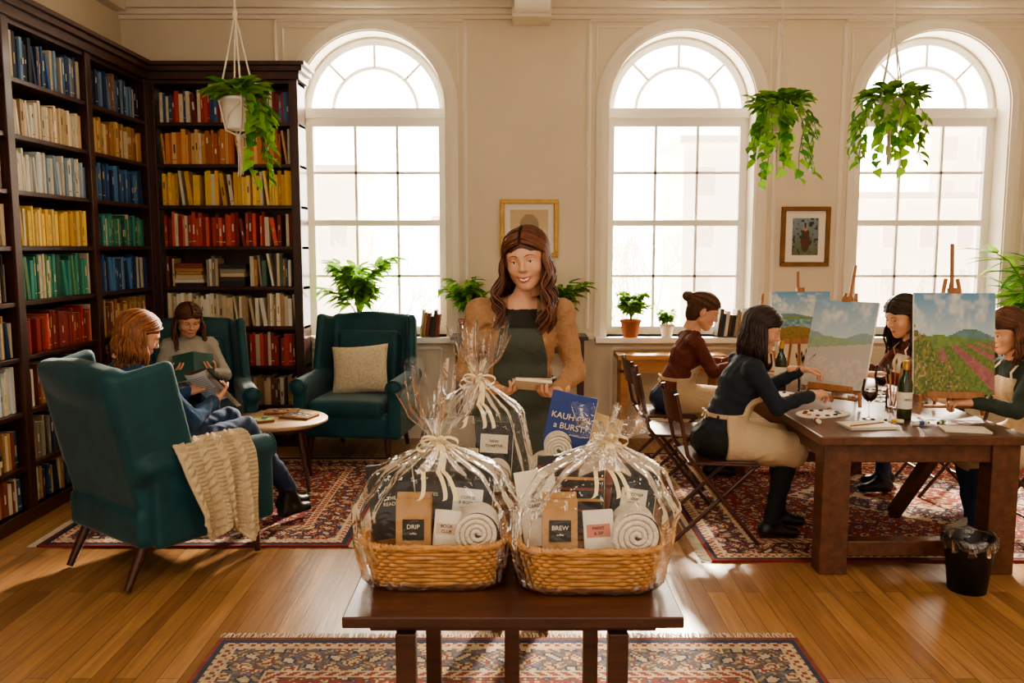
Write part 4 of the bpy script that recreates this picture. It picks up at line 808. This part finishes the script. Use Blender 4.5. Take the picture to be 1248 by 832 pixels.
def person(name,x,y,ang,J,mats,skin,hairc,hd,hands,style='long',hlen=.25,apron=None,seed=1,smile=False,relab=None,hs=1,standing=False,bare=0,bib=.96,wave=.012,z0=0,lapz=.34,front=0,phmin=1.25,h=.0075):
    mb=MB(TM((x,y,z0),rz(ang))); g={k:[np.array(p,float) for p in v] if isinstance(v,list) else np.array(v,float) for k,v in J.items()}
    pts=np.concatenate([np.atleast_2d(v if not isinstance(v,list) else np.array(v)) for v in g.values()]); S=SDF(pts.min(0)-.2,pts.max(0)+.2,h)
    def wrk(S,amp,fold=0):
        X,Y,Z=S.ax[0][:,None,None],S.ax[1][None,:,None],S.ax[2][None,None,:]
        n=np.sin(34*X+5*np.sin(17*Z+seed)+4*np.sin(15*Y))*np.sin(27*Z+4*np.sin(19*X+seed)+18*Y)+.6*np.sin(58*Z+30*X*np.sin(seed)+6*np.sin(22*Y))
        if fold: n=n*.6+fold*np.sin(48*X+3*np.sin(9*Z)+12*Y)
        S.F+=(np.where((S.L<2),amp*n,0)).astype(np.float32)
    def torso(S,o=0):
        S.cone(g['pelvis'],g['waist'],.112+o,.094+o,k=.03,lab=0,w=1.35); S.cone(g['waist'],g['chest'],.094+o,.108+o,k=.04,lab=0,w=1.3)
        S.cone(g['chest'],g['neck']*.8+g['chest']*.2,.1+o,.055+o,k=.05,lab=0,w=1.35)
        up=nrm(g['neck']-g['chest']); fw=nrm(np.cross([1,0,0],up))*-1; fw=fw if fw[1]>0 else -fw
        for s in (-1,1): S.ell(g['chest']+fw*.075+np.array([s*.062,0,0]),(.055+o,.05+o,.055+o),k=.045,lab=0)
    torso(S)
    for i in (0,1):
        S.cone((g['sh'][0]+g['sh'][1])/2,g['sh'][i],.055,.054,k=.05,lab=0)
        S.cone(g['sh'][i],g['el'][i],.053,.045,k=.03,lab=0); m=g['el'][i]*(1-bare)+g['wr'][i]*bare if bare else g['wr'][i]
        if bare: S.cone(g['el'][i],m,.045,.042,k=.015,lab=0); S.cone(m,g['wr'][i],.03,.023,k=.004,lab=2)
        else: S.cone(g['el'][i],g['wr'][i]-nrm(g['wr'][i]-g['el'][i])*.01,.045,.033,k=.015,lab=0)
    for i in (0,1):
        S.cone(g['hip'][i],g['kn'][i],.088,.062,k=.03,lab=1); a=g['an'][i]; S.cone(g['kn'][i],a+np.array([0,0,.02]),.061,.043,k=.02,lab=1)
        fd=g['toe'][i]-a; fd[2]=0; fd=nrm(fd); hl=a-fd*.035; hl[2]=g['toe'][i][2]+.012; S.cone(a,hl,.036,.038,k=.015,lab=3); S.cone(hl,g['toe'][i],.036,.03,k=.02,lab=3,w=1.2,u=np.cross(fd,[0,0,1])); S.cone(a,g['toe'][i]-fd*.07+np.array([0,0,.015]),.036,.03,k=.02,lab=3)
    S.ell(g['pelvis']-np.array([0,.03,.01]),(.16,.115,.1),k=.04,lab=1)
    hc=g['head']; Rh=eul(*hd); nb=hc+Rh@np.array([0,-.03,-.085])*hs; S.cone(g['neck'],nb,.05,.047,k=.012,lab=2)
    wrk(S,.0032); S.zcut(.003); addsdf(mb,S,[mats[0],mats[1],skin,mats[2]]+list(mats[3:]),relab)
    if apron:
        A=SDF(pts.min(0)-.2,pts.max(0)+.2,h); torso(A,.015)
        for i in (0,1): A.cone(g['hip'][i],g['kn'][i],.104,.08,k=.06)
        kz=(g['kn'][0]+g['kn'][1])/2
        if standing: A.cone(g['pelvis'],kz,.125,.12,k=.05,w=1.4)
        else:
            hp=(g['hip'][0]+g['hip'][1])/2; A.cone(hp*.6+kz*.4-[0,0,.03],kz-[0,0,.05],.095,.092,k=.06,w=2.0); 
        wrk(A,.0022,1.6)
        X,Y,Z=A.ax[0][:,None,None],A.ax[1][None,:,None],A.ax[2][None,None,:]; wz=g['waist'][2]; wy=g['waist'][1]
        sl=(g['neck'][1]-wy)/(g['neck'][2]-wz); yc=wy+(Z-wz)*sl
        bibm=np.maximum(np.maximum(abs(X)-(.115-.25*np.maximum(0,Z-wz-.1)),np.maximum(yc+.02-Y,Z-bib)),wz-.03-Z)
        skm=np.maximum(np.maximum(abs(X)-.26,np.maximum(wy+ (.0 if standing else -.03)-Y+.0*X,Z-wz-.01)),lapz-Z+.02*np.sin(X*30))
        A.F=np.maximum(A.F,np.minimum(bibm,skm)).astype(np.float32); addsdf(mb,A,[apron])
        for s in (-1,1):
            P=[np.array([s*.085,g['chest'][1]+sl*(bib-g['chest'][2])+.1,bib-.01]),np.array([s*.085,g['neck'][1]+.075,g['neck'][2]-.06]),np.array([s*.075,g['neck'][1]+.01,g['neck'][2]+.012]),np.array([s*.045,g['neck'][1]-.06,g['neck'][2]+.01])]
            mb.ribbon(P,.022,(1,0,0),apron)
            t=np.linspace(0,2*PI,14); q=np.array([0,wy-.115,wz]); mb.ribbon(q+np.stack([s*.03*(1-np.cos(t)),-.012*np.sin(t)**2,.022*np.sin(t)],1),.012,(0,1,.4),apron)
            mb.ribbon(q+np.array([[0,0,0],[s*.02,-.02,-.07],[s*.03,-.015,-.18]]),.014,(1,.2,0),apron)
        th=np.linspace(0,2*PI,33); mb.grid(np.stack([np.stack([.144*np.cos(th),wy+.114*np.sin(th),np.full(33,wz+dz)],1) for dz in (-.012,.012)],0),apron)
    head(mb,TM(hc,Rh*hs),skin,hairc,style,hlen,seed,smile,wave,front=front,phmin=phmin)
    for i,hh in enumerate(hands):
        if hh: hand(mb,g['wr'][i],hh[0],hh[1],1 if i==0 else -1,hh[2],skin)
    mb.obj(name)
J=dict(pelvis=(0,0,.93),waist=(0,0,1.08),chest=(0,.0,1.25),neck=(-.01,-.01,1.42),head=(-.025,.03,1.595),sh=[(.175,-.01,1.37),(-.175,-.01,1.37)],el=[(.24,-.03,1.10),(-.24,-.03,1.10)],wr=[(.11,.19,1.07),(-.15,.19,1.06)],hip=[(.09,0,.9),(-.09,0,.9)],kn=[(.09,.02,.5),(-.09,.02,.5)],an=[(.09,-.01,.09),(-.09,-.01,.09)],toe=[(.1,.13,.035),(-.1,.13,.035)])
def rl(c,l):
    m=(l==0)&(abs(c[:,0]+.005)<.075-.12*np.maximum(0,c[:,2]-1.3))&(c[:,1]>.02)&(c[:,2]<1.39); l[m]=4; m=(c[:,2]>=1.385)&(abs(c[:,0]+.01)<.062)&(c[:,1]>-.005)&(l!=3); l[m]=2; return l
person('woman_in_apron',.035,3.62,PI,J,[M_tan,M_denim,M_shoe,M_tee],M_skin,H_ch,(-12,-8,6),[((-.75,.6,-.1),(-.1,.1,1),45),((.6,.75,-.05),(.1,.1,1),45)],hlen=.3,apron=M_apg,seed=2,smile=True,relab=rl,hs=1.08,standing=True,bib=1.31,wave=.022,lapz=.55,front=.07,phmin=1.1,h=.0058)
b=MB(Tz(.035,3.62,PI)@TM((-.04,.27,1.095),rx(.5)@rz(.25))); b.box((0,0,.004),(.15,.1,.012),M_col,col=C('#e8dcc4')); b.box((.0,0,.0125),(.15,.1,.004),M_col,R=ry(.05),col=C('#d9c09a')); b.box((0,-.01,.016),(.08,.03,.001),M_col,col=C('#a8563c')); b.obj('booklet')
def openbook(name,T,col,w=.15,h=.22):
    b=MB(T); t=np.linspace(0,1,12)
    for s in (-1,1):
        for k in range(5):
            P=np.stack([s*w*t*(1-.03*k),.004*k+.035*np.sin(t*PI*.9)*(1-.12*k)*.6+.05*t,0*t],1); G=np.stack([P-[0,0,h/2],P+[0,0,h/2]],1); b.grid(G,M_white)
        P=np.stack([s*(w+.006)*t,-.006+.055*t,0*t],1); b.grid(np.stack([P-[0,0,h/2+.005],P+[0,0,h/2+.005]],1),M_col,col=C(col))
        tl=np.linspace(.15,.9,7)
        for zz in np.arange(-h/2+.03,h/2-.02,.014): 
            P=np.stack([s*w*tl*.88,.0172+.035*np.sin(tl*.88*PI*.9)*.52*.95+.05*tl*.88+.0035,0*tl+zz],1); b.ribbon(P,.003,(0,0,1),M_metal)
    b.obj(name)
J1=dict(pelvis=(0,-.08,.585),waist=(0,-.13,.72),chest=(-.01,-.15,.89),neck=(-.02,-.15,1.03),head=(-.03,-.1,1.185),sh=[(.15,-.15,.985),(-.17,-.15,.985)],el=[(.25,.0,.76),(-.25,.02,.77)],wr=[(.13,.21,.82),(-.13,.23,.84)],hip=[(.09,-.02,.58),(-.09,-.02,.58)],kn=[(.1,.42,.63),(-.08,.44,.66)],an=[(.05,.74,.2),(-.1,.84,.13)],toe=[(.05,.87,.06),(-.1,.98,.05)])
person('woman_reading',-1.82,4.36,A1,J1,[M_blue,M_denim,M_shoe],M_skin,H_au,(-22,-24,0),[((-.45,.8,.25),(-.5,.2,.8),35),((.45,.8,.25),(.5,.2,.8),35)],hlen=.24,seed=5,z0=.012,phmin=1.35)
openbook('open_book',Tz(-1.82,4.36,A1,.012)@TM((-.0,.33,.89),rx(.75)@rz(PI)),'#7a5a3a')
J2=dict(pelvis=(0,-.06,.575),waist=(0,-.12,.68),chest=(0,-.15,.82),neck=(0,-.15,.95),head=(.0,-.1,1.10),sh=[(.14,-.15,.91),(-.14,-.15,.91)],el=[(.225,.0,.7),(-.225,.0,.7)],wr=[(.12,.17,.75),(-.12,.17,.75)],hip=[(.09,-.0,.57),(-.09,-.0,.57)],kn=[(.11,.4,.64),(-.09,.41,.64)],an=[(.1,.5,.13),(-.1,.5,.13)],toe=[(.1,.63,.05),(-.1,.63,.05)])
person('girl_reading',-2.32,6.06,A2,J2,[M_gray,M_denim,M_shoe],M_skin,H_br,(10,-22,0),[((-.3,.9,.25),(-.5,.2,.8),35),((.3,.9,.25),(.5,.2,.8),35)],hlen=.26,seed=6,z0=.012,phmin=1.35)
openbook('open_book',Tz(-2.32,6.06,A2,.012)@TM((.0,.29,.82),rx(.6)@rz(PI)),'#24504a',.13,.2)
def painter(name,x,y,ang,top,pants,shoe,hm,hd,style,hlen,seed,lean=.0,armR=None,armL=None,skin=M_skin,bare=0,feet=None,phmin=1.35,hs=1,wave=.008):
    L_=lean; J=dict(pelvis=(0,0,.56),waist=(0,.05+L_*.3,.7),chest=(0,.12+L_*.6,.87),neck=(0,.16+L_,1.015),head=(0,.23+L_,1.175),sh=[(.155,.14+L_,.97),(-.155,.14+L_,.97)],el=[(.2,.26+L_,.77),(-.2,.26+L_,.77)],
      wr=[armR or (.12,.47+L_,.82),armL or (-.12,.45+L_,.8)],hip=[(.09,.02,.555),(-.09,.02,.555)],kn=[(.1,.4,.53),(-.1,.4,.53)],an=[(.1,.3,.1),(-.1,.4,.1)],toe=[(.1,.43,.035),(-.1,.53,.035)])
    if feet: J['an'],J['toe']=feet
    person(name,x,y,ang,J,[top,pants,shoe],skin,hm,hd,[((-.25,.9,.1),(-.3,.1,-.9),50),((.25,.9,.0),(.3,.1,-.9),40)],style=style,hlen=hlen,apron=M_apb,seed=seed,z0=.0125,bib=.92,bare=bare,phmin=phmin,hs=hs,wave=wave)
painter('woman_painting',1.16,4.72,-PI/2,M_navy,M_blackc,M_shoe,H_dk,(-14,-20,0),'long',.29,11,.02,armL=(-.1,.5,.93))
painter('woman_painting',1.14,6.02,-PI/2,M_maroon,M_denim,M_shoe,H_br,(-8,-22,0),'bun',.1,12,.0,hs=1.08)
painter('woman_painting',2.87,5.6,PI/2,M_maroon,M_denim,M_shoe,H_dk,(18,-20,0),'long',.22,13,.05,bare=.5,hs=1.12)
painter('woman_painting',2.97,4.62,PI/2,M_olive,M_denim,M_sneak,H_br,(12,-20,0),'long',.2,14,.03,feet=([(.05,.35,.1),(-.12,.42,.1)],[(.03,.48,.04),(-.12,.55,.04)]))
b=MB(); b.tube([[1.62,4.79,.94],[1.74,4.84,1.02]],.003,M_birch,6); b.tube([[1.74,4.84,1.02],[1.76,4.848,1.033]],[.004,.001],M_lash,6); b.obj('paint_brush')
# ---------------- LIGHT
wd=bpy.data.worlds.new('sky'); bpy.context.scene.world=wd; wd.use_nodes=True; nt=wd.node_tree; N=nt.nodes; L=nt.links; bg=N['Background']
tc=N.new('ShaderNodeTexCoord'); sp=N.new('ShaderNodeSeparateXYZ'); L.new(tc.outputs['Generated'],sp.inputs[0])
mr=N.new('ShaderNodeMapRange'); mr.inputs['From Min'].default_value=-.3; mr.inputs['From Max'].default_value=.5; L.new(sp.outputs['Y'],mr.inputs[0])
mx=N.new('ShaderNodeMix'); mx.data_type='RGBA'; mx.inputs['A'].default_value=(1.3,1.09,.87,1); mx.inputs['B'].default_value=(20,17.8,14.4,1); L.new(mr.outputs[0],mx.inputs['Factor']); L.new(mx.outputs['Result'],bg.inputs[0]); bg.inputs[1].default_value=1
sl=bpy.data.lights.new('sun','SUN'); sl.energy=18; sl.angle=math.radians(6); sl.color=(1,.86,.66); so=bpy.data.objects.new('sun',sl); so.rotation_euler=Vector((-.28,-1,-.60)).to_track_quat('-Z','Y').to_euler(); so.location=(5,20,10); bpy.context.collection.objects.link(so)
for x,y in ((-1.4,1.0),(2.2,1.0)):  # warm fill lamps added overhead, out of view, to brighten the room
    al=bpy.data.lights.new('added_fill_light','AREA'); al.energy=52; al.size=1.2; al.color=(1,.88,.71); ao=bpy.data.objects.new('added_fill_light',al); ao.location=(x,y,H-.06); bpy.context.collection.objects.link(ao); ao.rotation_euler=(math.radians(25),0,0)
# ---------------- CAMERA
cd=bpy.data.cameras.new('camera'); cd.lens=1030/1248*36; cd.sensor_width=36; co=bpy.data.objects.new('camera',cd); co.location=(0,0,1.65); co.rotation_euler=(math.radians(90-6.43),0,0); bpy.context.collection.objects.link(co); bpy.context.scene.camera=co
if ZOOM:
    zx,zy,zs_=ZOOM; cd.lens*=zs_; cd.shift_x=(zx-624)/1248*zs_; cd.shift_y=(416-zy)/1248*zs_
try: bpy.context.scene.view_settings.look='AgX - Medium High Contrast'
except Exception as ex: print(ex)
